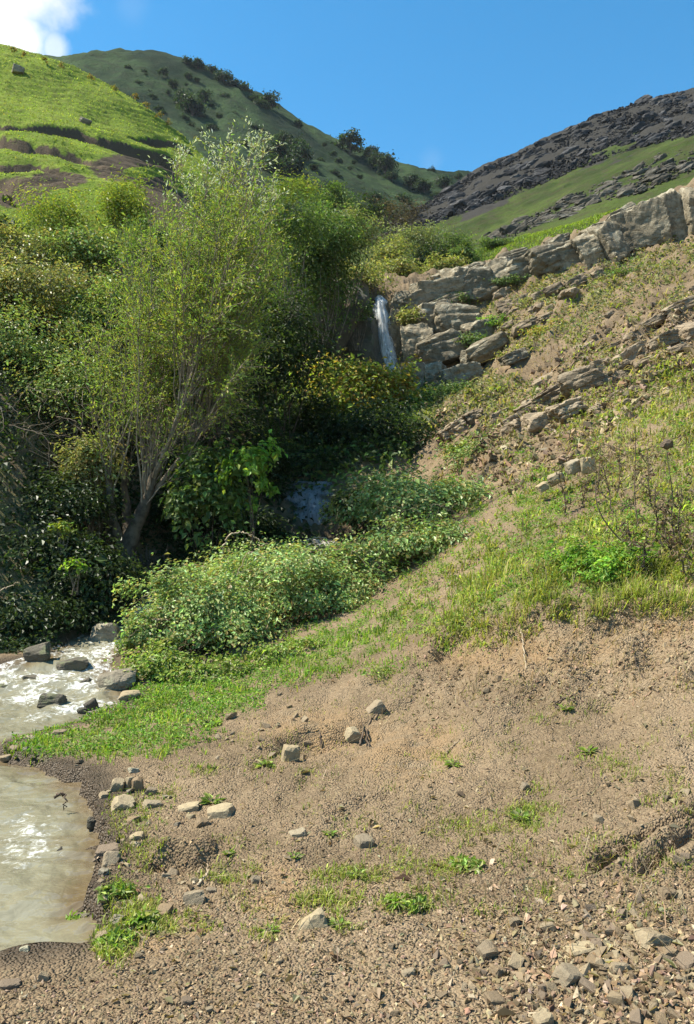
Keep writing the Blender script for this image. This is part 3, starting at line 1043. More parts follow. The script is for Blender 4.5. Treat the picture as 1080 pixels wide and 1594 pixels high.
ledge('waterfall_cliff', 'undercut dark and pale rock cliff just right of the upper waterfall', [
    (668, 500, 28.9, 70, 56, 8), (712, 505, 28.6, 60, 66, 5), (690, 545, 28.5, 84, 46, 14), (650, 540, 28.8, 50, 70, 5), (745, 520, 28.3, 50, 50, 20), (668, 588, 28.0, 64, 44, 8), (715, 585, 28.1, 70, 40, 16), (640, 590, 28.3, 44, 60, 0),
    (765, 540, 27.4, 90, 40, 22), (800, 556, 26.9, 46, 20, 20), (742, 560, 27.6, 44, 36, 12), (690, 478, 29.3, 70, 30, 15), (620, 515, 29.6, 30, 90, 4), (628, 470, 29.8, 40, 30, 10)], M_ROCK, seed=2, sub=5, rough=.1, size=.9, sink=.05)
ledge('ledge_blocks', 'row of small square brown blocks in the grass below the long ledge', [
    (790, 474, 28.6, 34, 26, 10), (815, 466, 28.5, 28, 26, 16), (838, 458, 28.5, 26, 26, 20), (864, 448, 28.4, 38, 24, 18), (895, 436, 28.3, 46, 26, 22), (835, 478, 28.0, 40, 18, 18), (780, 455, 28.9, 40, 20, 16), (930, 425, 28.2, 34, 18, 24), (815, 505, 27.2, 50, 28, 24), (848, 492, 27.0, 36, 22, 24), (770, 500, 28.0, 40, 24, 20)], M_BROWNROCK, seed=3, sub=4, rough=.09, size=.72, sink=.2)
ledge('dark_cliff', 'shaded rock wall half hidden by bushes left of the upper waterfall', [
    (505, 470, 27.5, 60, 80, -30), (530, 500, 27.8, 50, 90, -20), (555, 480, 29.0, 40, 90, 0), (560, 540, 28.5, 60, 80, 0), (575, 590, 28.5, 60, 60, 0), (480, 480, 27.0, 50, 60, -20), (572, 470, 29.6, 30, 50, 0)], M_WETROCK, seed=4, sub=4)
ledge('earthy_outcrop', 'brown earthy outcrop of layered rock bulging from the bare slope', [
    (905, 580, 17.6, 76, 52, 26), (862, 604, 17.6, 86, 34, 30), (825, 628, 17.4, 70, 26, 30), (880, 628, 16.6, 60, 34, 22), (935, 562, 17.8, 40, 40, 20), (800, 650, 17.3, 40, 22, 25), (780, 640, 18.2, 46, 16, 25), (850, 585, 18.4, 70, 20, 30)], M_BROWNROCK, seed=5, sub=5, rough=.15, size=.75, sink=.3)
ledge('layered_band', 'tan layered rock band with a shadowed underside at the top of the bare slope', [
    (985, 545, 16.6, 70, 34, 24), (1030, 524, 16.4, 64, 36, 22), (1075, 505, 16.2, 66, 40, 22), (1125, 488, 16.0, 70, 40, 22), (960, 535, 18.0, 56, 24, 28), (1010, 500, 18.2, 70, 22, 28), (1060, 472, 18.4, 80, 22, 28), (1030, 548, 15.9, 80, 16, 24), (1110, 450, 18.6, 70, 24, 28)], M_BROWNROCK, seed=6, sub=5, rough=.15, size=.75, sink=.3)
ledge('slope_boulder', 'angular tan boulder pair at the foot of the earthy outcrop', [(838, 660, 16.2, 40, 30, 12), (808, 666, 16.2, 30, 24, 20), (790, 672, 16.3, 22, 18, 15)], M_BROWNROCK, seed=7, sub=4)
ledge('thicket_edge_rocks', 'two cracked tan rocks at the edge of the bramble thicket', [(710, 668, 17.6, 34, 26, 30), (735, 652, 17.9, 34, 20, 25), (695, 676, 17.6, 22, 16, 25)], M_BROWNROCK, seed=8, sub=4)
ledge('pale_slabs', 'pale slab edges poking out of the grass beside the dead weeds', [(893, 724, 9.9, 26, 22, 24), (866, 742, 9.8, 26, 16, 26), (845, 756, 9.8, 20, 12, 28), (914, 720, 9.8, 20, 26, 15)], M_PALE, seed=9, sub=4, size=.9, sink=.15)
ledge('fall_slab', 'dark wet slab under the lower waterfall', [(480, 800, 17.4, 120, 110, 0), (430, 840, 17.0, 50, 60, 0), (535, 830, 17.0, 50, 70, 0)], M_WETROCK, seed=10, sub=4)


def rock_band(name, label, T, path, n, half, size, mat, seed, nstuff, detail):
    """path: (px,py) along the band; rocks lie on the sheet T in a strip of half-height `half` pixels"""
    r = np.random.default_rng(seed)
    path = np.array(path, float)
    root = thing(name, (0, 0, 0), label, 'rock')
    k = np.linspace(0, 1, len(path))
    big = sorted([r.uniform(.55, 1.25) ** 2 for _ in range(n)], reverse=True)
    yy = np.linspace(30, 150, 900)

    def at(t, off):
        px, py = np.interp(t, k, path[:, 0]), np.interp(t, k, path[:, 1])
        px, py = px + off * .3, py + off
        x = (px - 540) / FPX * yy
        z = CAMZ - (py - HOR) / FPX * yy
        d = z - T(x, yy)
        j = int(np.argmax((d < 0) & (yy > path[0, 2])))
        return None if d[j] >= 0 else np.array([x[j], yy[j], z[j]])
    c0 = None
    for i in range(n):
        hw = np.interp(r.random(), [0, 1], [0, 1])
        t = r.random()
        w = np.interp(t, k, path[:, 3])
        q = at(t, r.uniform(-1, 1) * w)
        if q is None:
            continue
        if c0 is None:
            c0 = q
            root.location = q
        s = size * big[i] * r.uniform(.8, 1.2)
        obj('rock', rock_mesh('ridge_rock', i % 10, mat, sub=3, rough=.08), root, loc=tuple(q - c0), rot=(r.uniform(-.3, .3), -.35 + r.uniform(-.25, .25), r.uniform(-.6, .6)),
            scale=(s * r.uniform(1.0, 2.0), s, s * r.uniform(.45, .8)))
    Vs, Fs, off = [], [], 0
    for i in range(nstuff):
        t = r.random()
        q = at(t, r.uniform(-1.1, 1.1) * np.interp(t, k, path[:, 3]))
        if q is None:
            continue
        Vv, F = STONE_V[i % len(STONE_V)]
        a = r.uniform(0, 6.3)
        R = np.array([[math.cos(a), -math.sin(a), 0], [math.sin(a), math.cos(a), 0], [0, 0, 1]])
        Vs.append((Vv * size * r.uniform(.2, .55)) @ R.T + q - c0)
        Fs.append(F + off)
        off += len(Vv)
    if Vs:
        obj('rubble', mesh_np('rubble', np.concatenate(Vs), np.concatenate(Fs), mat, False), root, kind='stuff')
    return root


def hull(seed, flat=.6, pts=11):
    r = np.random.default_rng(seed)
    bm = bmesh.new()
    for _ in range(pts):
        v = r.uniform(-1, 1, 3)
        v = np.sign(v) * np.abs(v) ** .45
        v = v * r.uniform(.7, 1.0)
        bm.verts.new((v[0], v[1] * .8, v[2] * flat))
    res = bmesh.ops.convex_hull(bm, input=bm.verts)
    bmesh.ops.delete(bm, geom=list({g for g in res['geom_interior'] + res['geom_unused'] if isinstance(g, bmesh.types.BMVert)}), context='VERTS')
    bmesh.ops.triangulate(bm, faces=bm.faces)
    bm.verts.index_update()
    Vv = np.array([v.co[:] for v in bm.verts])
    F = np.array([[v.index for v in f.verts] for f in bm.faces])
    bm.free()
    return Vv, F


STONE_V = [hull(i + 5, .38 + .05 * (i % 6), 10 + i % 4) for i in range(16)]
CHIP_V = [hull(i + 50, .45 + .06 * (i % 5), 7 + i % 2) for i in range(16)]

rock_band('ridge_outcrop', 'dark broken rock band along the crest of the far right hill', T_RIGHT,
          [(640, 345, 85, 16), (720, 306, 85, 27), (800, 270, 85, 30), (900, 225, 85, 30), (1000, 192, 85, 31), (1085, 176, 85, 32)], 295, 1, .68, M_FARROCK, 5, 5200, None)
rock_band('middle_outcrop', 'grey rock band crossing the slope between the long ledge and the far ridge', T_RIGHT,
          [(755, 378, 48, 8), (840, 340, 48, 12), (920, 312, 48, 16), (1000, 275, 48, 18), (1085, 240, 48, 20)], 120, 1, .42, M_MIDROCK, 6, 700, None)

for i in range(58):
    rr_ = np.random.default_rng(900 + i)
    a, b, c3 = [((775, 652), (945, 575), 26), ((950, 575), (1085, 520), 22), ((760, 515), (905, 440), 18), ((700, 672), (800, 640), 14), ((900, 640), (1080, 590), 22), ((860, 560), (1080, 440), 40)][i % 6]
    t = rr_.random()
    px, py = a[0] + (b[0] - a[0]) * t + rr_.normal(0, 8), a[1] + (b[1] - a[1]) * t + rr_.normal(0, c3 * .5)
    w = rr_.uniform(10, 30)
    q = hit(px, py)
    s = q[1] / FPX
    obj('slope_rock', rock_mesh('slope_rock', i % 8, M_BROWNROCK, sub=3, rough=.08), loc=(q[0], q[1], q[2] - w * s * .18), rot=(rr_.uniform(-.3, .3), -.4 + rr_.uniform(-.2, .2), rr_.uniform(-.6, .6)), scale=(w * s * .6, w * s * .5, w * s * rr_.uniform(.25, .42)),
        label='tan rock jutting from the bare slope around the earthy outcrop and layered band', cat='rock', group='rocks jutting from the upper slope')

# boulders in and beside the rapids
STONE_ME = {}


def stone_mesh(kind, i, mat):
    key = (i % len(STONE_V), mat.name)
    if key not in STONE_ME:
        Vv, F = STONE_V[key[0]]
        STONE_ME[key] = mesh_np('stone', Vv, F, mat, False)
    return STONE_ME[key]


def boulder(px, py, Y, w, h, label, mat, k, tilt=0.0, cat='boulder', rz=0.0):
    Y = min(Y, hit(px, py + h * .3)[1] + .03)
    p = P(px, py, Y)
    s = Y / FPX
    return obj('boulder', rock_mesh('boulder', k, mat, sub=4, rough=.05, boxy=.8), loc=tuple(p), rot=(0.1, -math.radians(tilt), rz), scale=(w * s * .55, max(w * .7, h) * s * .5, h * s * .58), label=label, cat=cat)


M_BANKROCK = mat_rock('stream_boulder', (0.20, 0.17, 0.125), (0.30, 0.26, 0.19), (0.15, 0.13, 0.09), (0.34, 0.32, 0.22), 1.6, 0.4)
boulder(182, 1062, 8.9, 66, 36, 'large flat-topped tan boulder on the bank beside the rapids', M_BANKROCK, 1, 8)
boulder(203, 1082, 8.4, 36, 16, 'pale rounded stone half sunk in grass below the large bank boulder', M_PALE, 2, 10)
boulder(132, 1070, 8.6, 36, 24, 'dark wet boulder leaning against the large bank boulder', M_WETROCK, 3, 35)
boulder(165, 990, 10.6, 46, 46, 'smooth grey boulder in deep shade under the bramble mound', M_BANKROCK, 4, 0)
boulder(78, 1092, 7.9, 46, 24, 'mossy dark boulder splitting the white water', M_WETROCK, 5, 0)
boulder(142, 1100, 7.75, 24, 20, 'small wet dark rock in the foam next to the grass bank', M_WETROCK, 6, 20)
boulder(128, 1108, 7.6, 18, 14, 'tiny dark rock touching the small wet rock in the foam', M_WETROCK, 7, 10)
boulder(50, 1062, 8.7, 38, 26, 'dark rounded boulder at the shaded side of the rapids', M_WETROCK, 8, 0)
boulder(10, 1073, 8.5, 40, 18, 'flat dark boulder where water spills over by the shaded bank', M_WETROCK, 9, 0)
boulder(112, 1040, 9.05, 52, 28, 'dark boulder with water fanning over it at the head of the rapids', M_WETROCK, 10, 10)
boulder(60, 1020, 9.6, 44, 34, 'dark boulder under the ivy bank behind the rapids', M_WETROCK, 11, 0)
boulder(92, 1141, 6.95, 24, 10, 'flat brown stone in the bright grass at the water edge', M_STONE, 12, 5)
boulder(45, 1150, 6.7, 22, 9, 'low tan stone at the tip of the grass tongue', M_PALE, 13, 5)
boulder(8, 1180, 6.1, 20, 9, 'small flat stone at the pool edge below the grass tongue', M_STONE, 14, 0)
q = base_hit(28, 112, T_LEFT, 24, 60)
obj('boulder', rock_mesh('boulder', 3, M_BANKROCK, sub=4), loc=tuple(q + np.array([0, 0, .1])), rot=(.2, .1, .4), scale=(.45, .4, .28), label='lone dark boulder on the bright pasture hill', cat='boulder')
q = base_hit(132, 190, T_LEFT, 24, 60)
obj('boulder', rock_mesh('boulder', 6, M_BANKROCK, sub=4), loc=tuple(q), rot=(.2, .3, .4), scale=(.4, .3, .22), label='small grey rock above the slipped turf edge on the pasture', cat='boulder')


def stone(px, py, w, h, label, mat=None, k=0, rot=(0, 0, 0), group=None, sink=.35, name='stone'):
    p = hit(px, py + h * .35)
    s = p[1] / FPX
    sx, sz = w * s * .55, h * s * .62
    if group is None:
        return obj(name, rock_mesh('worn_stone', k % 12, mat or M_STONE, sub=3, rough=.022, chops=5, boxy=.72), loc=(p[0], p[1] + .01, p[2] + sz * .06), rot=rot, scale=(sx * 1.12, sx * .95, sz * 1.15), label=label, cat='stone')
    return obj(name, stone_mesh('stone', k, mat or M_STONE), loc=(p[0], p[1] + .01, p[2] + sz * (1 - sink) * .4), rot=rot, scale=(sx, sx * .85, sz / max(.4, .38 + .05 * (k % 16 % 6))), label=label, cat='stone', group=group)


stone(451, 1168, 30, 42, 'upright pale pointed stone standing against the little earth bank', M_PALE, 1, (.1, .1, .2))
stone(547, 1140, 24, 30, 'pale stone wedged in the earth bank under exposed roots', M_PALE, 2, (.3, .4, .5))
stone(583, 1100, 34, 16, 'long tan stone lying on top of the rooty earth bank', M_STONE, 3, (0, -.6, .3))
stone(566, 1308, 30, 26, 'rounded grey-white stone alone on the bare slope', M_GREYSTONE, 4, (.2, .1, .4))
stone(486, 1432, 48, 26, 'flat pale triangular slab casting a dark shadow on the gravel', M_PALE, 5, (-.15, -.25, .2))
stone(463, 1297, 30, 14, 'thin pale flake lying on the brown slope', M_PALE, 6, (.1, -.2, .1))
stone(300, 1395, 36, 24, 'blue-grey slab leaning by the dry twigs below the earth hole', M_GREYSTONE, 7, (-.3, -.2, .4))
stone(328, 1386, 18, 12, 'small grey stone touching the blue-grey slab', M_GREYSTONE, 8, (0, .2, .2))
stone(345, 1262, 48, 22, 'long tan stone beside a leafy green weed', M_PALE, 9, (0, -.2, .1))
stone(312, 1278, 24, 24, 'squat brown stone next to the long tan stone', M_STONE, 10, (.2, .3, .3))
stone(294, 1256, 34, 18, 'flat cream stone at the edge of the grassy shore', M_PALE, 11, (0, -.3, .2))
stone(182, 1219, 26, 28, 'rounded cream stone in the shore pile', M_PALE, 12, (.1, .1, 0))
stone(199, 1216, 14, 32, 'narrow upright pale stone in the shore pile', M_PALE, 13, (.1, .1, .8))
stone(214, 1218, 18, 32, 'upright grey-tan block in the shore pile', M_STONE, 14, (.1, -.1, .2))
stone(232, 1230, 18, 20, 'dark brown block at the back of the shore pile', M_STONE, 15, (.1, .4, .2))
stone(190, 1248, 42, 28, 'broad tan stone at the base of the shore pile', M_PALE, 0, (.2, .2, .2))
stone(236, 1250, 30, 16, 'greenish flat stone beside the shore pile', M_GREYSTONE, 1, (0, .2, .5))
stone(212, 1302, 24, 14, 'small cream wedge on the muddy shore', M_PALE, 2, (0, -.3, .1))
stone(165, 1322, 40, 18, 'flat brown slab by the waterline', M_STONE, 3, (.1, 0, .2))
stone(172, 1332, 28, 26, 'tilted grey slab leaning on the flat brown slab', M_GREYSTONE, 4, (-.5, .2, .2))
stone(143, 1353, 22, 14, 'pale stone just out of the water', M_GREYSTONE, 5, (0, .1, .2))
stone(110, 1360, 28, 12, 'reddish flat stone in the shallows', M_STONE, 6, (0, 0, .2))
stone(100, 1327, 34, 20, 'dark wet rock at the pool edge', M_WETROCK, 7, (0, .2, .3))
stone(146, 1277, 24, 16, 'grey glistening wet rock at the pool edge', M_WETROCK, 8, (0, .2, .3))
stone(398, 1370, 18, 14, 'small pale grey chip near the grass patch', M_GREYSTONE, 9, (.1, .2, .3))
stone(816, 1222, 14, 18, 'small upright grey chip on the bare slope under the grass bank', M_GREYSTONE, 10, (.2, .3, .3))
stone(905, 1478, 44, 22, 'flat light-topped slab in the right-hand rubble', M_PALE, 11, (-.1, -.2, .3))
stone(885, 1515, 46, 30, 'grey block with one dark face in the right-hand rubble', M_GREYSTONE, 12, (.1, .15, .4))
stone(965, 1505, 30, 20, 'blue-grey flat stone in the right-hand rubble', M_GREYSTONE, 13, (-.3, .1, .1))
stone(1018, 1458, 52, 26, 'cream flat slab topping the right-hand rubble', M_PALE, 14, (-.2, .25, .3))
stone(1041, 1482, 24, 26, 'rounded brown-grey stone below the cream slab', M_STONE, 15, (.2, .1, .1))
stone(1070, 1496, 40, 22, 'dark brown slab at the right end of the rubble', M_STONE, 0, (.1, -.4, .2))
stone(1040, 1388, 28, 18, 'dark reddish brick-shaped stone beside the lower rut', M_STONE, 1, (0, .1, .2))
stone(760, 1478, 30, 30, 'tan wedge standing up from the gravel', M_STONE, 2, (.3, -.3, .3))
stone(845, 1585, 34, 28, 'yellowish stone half buried in the gravel', M_PALE, 3, (.3, -.3, .3))
stone(770, 1555, 32, 16, 'thin brown flake tilted in the gravel', M_STONE, 4, (.1, .2, .3))
stone(635, 1515, 22, 16, 'dark square chip in the gravel', M_GREYSTONE, 5, (.1, .2, .3))
stone(775, 1511, 26, 20, 'purple-brown block beside the light-topped slab', M_STONE, 6, (.1, .3, .3))
stone(65, 1520, 18, 18, 'brown pebble standing at the near waterline', M_STONE, 7, (.1, .2, .3))
stone(14, 1532, 34, 14, 'dark flat stone at the near waterline', M_STONE, 8, (0, .1, .3))
stone(290, 1560, 20, 14, 'tan chip lying in the near gravel below the water', M_STONE, 9, (.1, .2, .3))

# unnamed stones: rubble at the right, shore, slope
rs = np.random.default_rng(77)


def scatter(n, fpx, smin, smax, label, group, mat, seed):
    r = np.random.default_rng(seed)
    for i in range(n):
        px, py = fpx(r)
        w = smin * (smax / smin) ** (r.random() ** 1.8)
        stone(px, py, w, w * r.uniform(.45, .8), label, mat, int(r.integers(0, 16)), tuple(r.uniform(-.5, .5, 2)) + (r.uniform(0, 6),), group)


scatter(130, lambda r: (r.normal(950, 105), min(1592, r.normal(1508, 42))), 12, 34, 'angular shale stone in the heap of rubble at the foot of the rutted slope', 'stones in the rubble heap', M_STONE, 1)
scatter(60, lambda r: (r.uniform(200, 820), r.uniform(1440, 1592)), 9, 20, 'small angular stone lying loose in the wide gravel between water and rubble heap', 'stones in the near gravel', M_STONE, 2)
scatter(42, lambda r: (r.normal(205, 45), r.uniform(1200, 1500)), 9, 22, 'small tan stone scattered along the muddy pool shore', 'stones along the pool shore', M_PALE, 3)
scatter(30, lambda r: (r.uniform(900, 1080), r.uniform(1230, 1430)), 10, 24, 'brown stone lying between the two ruts', 'stones around the ruts', M_STONE, 4)
scatter(28, lambda r: (r.uniform(330, 480), r.uniform(1080, 1180)), 8, 18, 'brown stone in the dug earth above the small bank', 'stones above the small bank', M_STONE, 5)
scatter(26, lambda r: (r.uniform(700, 1075), r.uniform(960, 1080)), 8, 16, 'small clod-brown stone stuck in the eroded bank face under the grass', 'stones in the eroded bank', M_STONE, 6)
scatter(30, lambda r: (r.uniform(770, 900), r.uniform(640, 760)), 8, 14, 'small rock fallen on the bare scree below the boulder pair', 'rocks on the scree', M_BROWNROCK, 8)

for i in range(34):
    rr_ = np.random.default_rng(1300 + i)
    k = int(rr_.integers(3, 14))
    t = rr_.random()
    xs = SHORE[k][0] * (1 - t) + SHORE[k + 1][0] * t + rr_.normal(.05, .13)
    ys = SHORE[k][1] * (1 - t) + SHORE[k + 1][1] * t + rr_.normal(0, .12)
    w = .018 * (4.4 ** (rr_.random() ** 1.5))
    obj('shore_stone', rock_mesh('worn_stone', i % 12, M_STONE if i % 3 else M_BANKROCK, sub=3, rough=.022, chops=5, boxy=.72), loc=(xs, ys, float(G(xs, ys)) + w * .15), rot=(rr_.uniform(-.3, .3), rr_.uniform(-.3, .3), rr_.uniform(0, 6)), scale=(w, w * .8, w * .5),
        label='brown stone lying right at the ragged edge of the pool', cat='stone', group='stones at the pool edge')

# gravel: too much to count
def gravel(name, n, fpx, smin, smax, pal, seed, label, G_=G, pw=2.2):
    r = np.random.default_rng(seed)
    px, py = fpx(r, n)
    # turn pixels to ground points by a coarse march on the smooth sheet, then drop to the real ground
    Y = 1.9 * (36 / 1.9) ** np.linspace(0, 1, 260)
    res = np.empty((n, 2))
    for s in range(0, n, 2000):
        a, b = px[s:s + 2000, None], py[s:s + 2000, None]
        x = (a - 540) / FPX * Y[None]
        z = CAMZ - (b - HOR) / FPX * Y[None]
        d = z - GL(x, Y[None] + 0 * x)
        k = np.argmax(d < 0, 1)
        k = np.maximum(k, 1)
        i = np.arange(len(k))
        d0, d1 = d[i, k - 1], d[i, k]
        f = d0 / (d0 - d1 + 1e-9)
        yy = Y[k - 1] + (Y[k] - Y[k - 1]) * np.clip(f, 0, 1)
        res[s:s + 2000, 0] = (px[s:s + 2000] - 540) / FPX * yy
        res[s:s + 2000, 1] = yy
    z = GL(res[:, 0], res[:, 1])
    size = smin * (smax / smin) ** (r.random(n) ** pw)
    Vs, Fs, Cs, off = [], [], [], 0
    cols = pick(pal, n, r, .25)
    for k in range(len(CHIP_V)):
        idx = np.arange(k, n, len(CHIP_V))
        Vv, F = CHIP_V[k]
        m = len(idx)
        ea = r.uniform(0, 2 * np.pi, (m, 1)) 
        ca, sa = np.cos(ea), np.sin(ea)
        tl = r.normal(0, .45, (m, 2))
        x = Vv[None, :, 0] * ca - Vv[None, :, 1] * sa
        y = Vv[None, :, 0] * sa + Vv[None, :, 1] * ca
        zz = Vv[None, :, 2] + x * tl[:, :1] + y * tl[:, 1:]
        pp = np.stack([x, y, zz], -1) * size[idx][:, None, None] * .5
        pp += np.stack([res[idx, 0], res[idx, 1], z[idx] + size[idx] * .12], -1)[:, None]
        Vs.append(pp.reshape(-1, 3))
        Fs.append((F[None] + (np.arange(m) * len(Vv))[:, None, None]).reshape(-1, 3) + off)
        Cs.append(np.repeat(cols[idx], len(Vv), 0))
        off += m * len(Vv)
    me = mesh_np(name, np.concatenate(Vs), np.concatenate(Fs), M_GRAVEL, False, cols=np.concatenate(Cs))
    return obj(name, me, kind='stuff', label=label, cat='gravel')


class GridLookup:
    """bilinear reading of the built ground sheet"""

    def __call__(self, x, y):
        x = np.asarray(x, float)
        y = np.asarray(y, float)
        i = np.clip(np.searchsorted(gx, x) - 1, 0, len(gx) - 2)
        j = np.clip(np.searchsorted(gy, y) - 1, 0, len(gy) - 2)
        fx = np.clip((x - gx[i]) / (gx[i + 1] - gx[i]), 0, 1)
        fy = np.clip((y - gy[j]) / (gy[j + 1] - gy[j]), 0, 1)
        return (ZZ[i, j] * (1 - fx) * (1 - fy) + ZZ[i + 1, j] * fx * (1 - fy) + ZZ[i, j + 1] * (1 - fx) * fy + ZZ[i + 1, j + 1] * fx * fy)


GL = GridLookup()
SOILPAL = [(0.202, 0.141, 0.079), (0.253, 0.181, 0.107), (0.158, 0.11, 0.062), (0.298, 0.221, 0.135), (0.218, 0.152, 0.084), (0.338, 0.258, 0.167), (0.202, 0.152, 0.099)]


def f_near(r, n):
    py = 1640 - 300 * r.random(n) ** 1.35
    px = r.uniform(-60, 1350, n)
    bad = (px < 150) & (py < 1525)
    px = np.where(bad, r.uniform(300, 1100, n), px)
    return px, py


def f_slope(r, n):
    py = r.uniform(960, 1440, n)
    px = r.uniform(180, 1350, n)
    top = np.interp(px, [180, 330, 450, 600, 700, 800, 1140], [1200, 1110, 1070, 1010, 985, 960, 945])
    py = top + (1440 - top) * r.random(n)
    return px, py


def f_far(r, n):
    px = r.uniform(680, 1300, n)
    py = r.uniform(480, 800, n)
    lo = np.interp(px, [680, 800, 900, 1000, 1140], [690, 770, 720, 640, 560])
    hi = np.interp(px, [680, 800, 900, 1000, 1140], [640, 600, 520, 480, 430])
    return px, hi + (lo - hi) * r.random(n)


def f_heap(r, n):
    return r.normal(950, 120, n), np.minimum(1630, r.normal(1515, 55, n))


gravel('gravel', 26000, f_near, .005, .024, SOILPAL, 1, 'loose brown shale gravel and clods in the foreground')
gravel('heap_gravel', 3500, f_heap, .010, .045, SOILPAL, 2, 'coarser shale fragments heaped at the foot of the rutted slope', pw=1.6)
gravel('slope_clods', 20000, f_slope, .005, .022, SOILPAL[:5], 3, 'crumbly brown soil clods covering the eroded slope', pw=3.2)
gravel('scree', 7500, f_far, .03, .22, SOILPAL, 4, 'earth clods and rock chips on the upper bare slope', pw=2.4)


def f_bank(r, n):
    px = r.uniform(640, 1350, n)
    top = np.interp(px, [640, 700, 800, 1140], [1010, 975, 950, 930])
    return px, top + r.random(n) ** 1.2 * 150


gravel('bank_clods', 6500, f_bank, .010, .04, SOILPAL[:5], 5, 'coarse crumbling clods on the face of the eroded bank', pw=2.0)

# ------------------------------------------------------------------ vegetation helpers
def ground_pts(px, py, y0=1.9, y1=36.0):
    px, py = np.asarray(px, float), np.asarray(py, float)
    Y = y0 * (y1 / y0) ** np.linspace(0, 1, 260)
    out = np.empty((len(px), 3))
    for s in range(0, len(px), 2000):
        a, b = px[s:s + 2000, None], py[s:s + 2000, None]
        x = (a - 540) / FPX * Y[None]
        z = CAMZ - (b - HOR) / FPX * Y[None]
        d = z - GL(x, Y[None] + 0 * x)
        k = np.maximum(np.argmax(d < 0, 1), 1)
        i = np.arange(len(k))
        f = d[i, k - 1] / (d[i, k - 1] - d[i, k] + 1e-9)
        yy = Y[k - 1] + (Y[k] - Y[k - 1]) * np.clip(f, 0, 1)
        out[s:s + 2000, 0] = (px[s:s + 2000] - 540) / FPX * yy
        out[s:s + 2000, 1] = yy
    out[:, 2] = GL(out[:, 0], out[:, 1])
    return out


def blades(base, length, width, lean, cols, r):
    """bent grass blades, three triangles each"""
    n = len(base)
    a = r.uniform(0, 2 * np.pi, n)
    d = np.stack([np.cos(a), np.sin(a), np.zeros(n)], 1)
    s = np.stack([-np.sin(a), np.cos(a), np.zeros(n)], 1)
    up = np.array([0, 0, 1.0])
    L, Wd, ln = length[:, None], width[:, None], lean[:, None]
    mid = base + up * L * .55 + d * L * ln * .3
    tip = base + up * L * (1 - .35 * ln) + d * L * ln * .95
    Vv = np.stack([base - s * Wd * .5, base + s * Wd * .5, mid - s * Wd * .42, mid + s * Wd * .42, tip], 1).reshape(-1, 3)
    k = (np.arange(n) * 5)[:, None]
    F = np.concatenate([k + np.array([[0, 1, 3]]), k + np.array([[0, 3, 2]]), k + np.array([[2, 3, 4]])])
    return Vv, F, np.repeat(cols, 5, 0)


PAL = {
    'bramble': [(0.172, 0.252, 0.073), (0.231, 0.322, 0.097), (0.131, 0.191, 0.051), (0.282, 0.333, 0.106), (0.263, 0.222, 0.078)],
    'sunbramble': [(0.237, 0.346, 0.116), (0.306, 0.424, 0.15), (0.169, 0.247, 0.079), (0.375, 0.435, 0.173), (0.317, 0.267, 0.097)],  # bramble greens again, with sunlight put into the brighter colours
    'greyolive': [(0.251, 0.268, 0.095), (0.328, 0.331, 0.115), (0.186, 0.214, 0.069), (0.35, 0.289, 0.115)],
    'yellow': [(0.258, 0.305, 0.055), (0.203, 0.272, 0.052), (0.312, 0.296, 0.055), (0.156, 0.218, 0.047)],
    'willow': [(0.218, 0.306, 0.065), (0.263, 0.341, 0.077), (0.18, 0.265, 0.057), (0.309, 0.341, 0.081), (0.33, 0.315, 0.073)],
    'dark': [(0.031, 0.054, 0.017), (0.044, 0.073, 0.022), (0.057, 0.081, 0.025), (0.036, 0.051, 0.021)],  # leaf greens lowered to deepen shadows; shade is part of the colour
    'midgreen': [(0.101, 0.163, 0.047), (0.132, 0.202, 0.056), (0.078, 0.128, 0.039), (0.171, 0.209, 0.059)],
    'bright': [(0.157, 0.300, 0.042), (0.210, 0.360, 0.053), (0.127, 0.240, 0.037), (0.284, 0.360, 0.060)],
    'paleolive': [(0.234, 0.258, 0.118), (0.296, 0.305, 0.149), (0.180, 0.203, 0.086)],
    'scrub': [(.20, .22, .095), (.25, .25, .12), (.16, .19, .07), (.28, .23, .12), (.20, .16, .085)],
    'turf': [(.24, .34, .06), (.19, .28, .05), (.30, .36, .08), (.28, .27, .12), (.15, .22, .045)],
    'brown': [(.085, .062, .045), (.11, .08, .055), (.065, .05, .037)],
    'autumn': [(0.329, 0.296, 0.058), (0.246, 0.304, 0.058), (0.378, 0.246, 0.058), (0.180, 0.246, 0.050)],
}


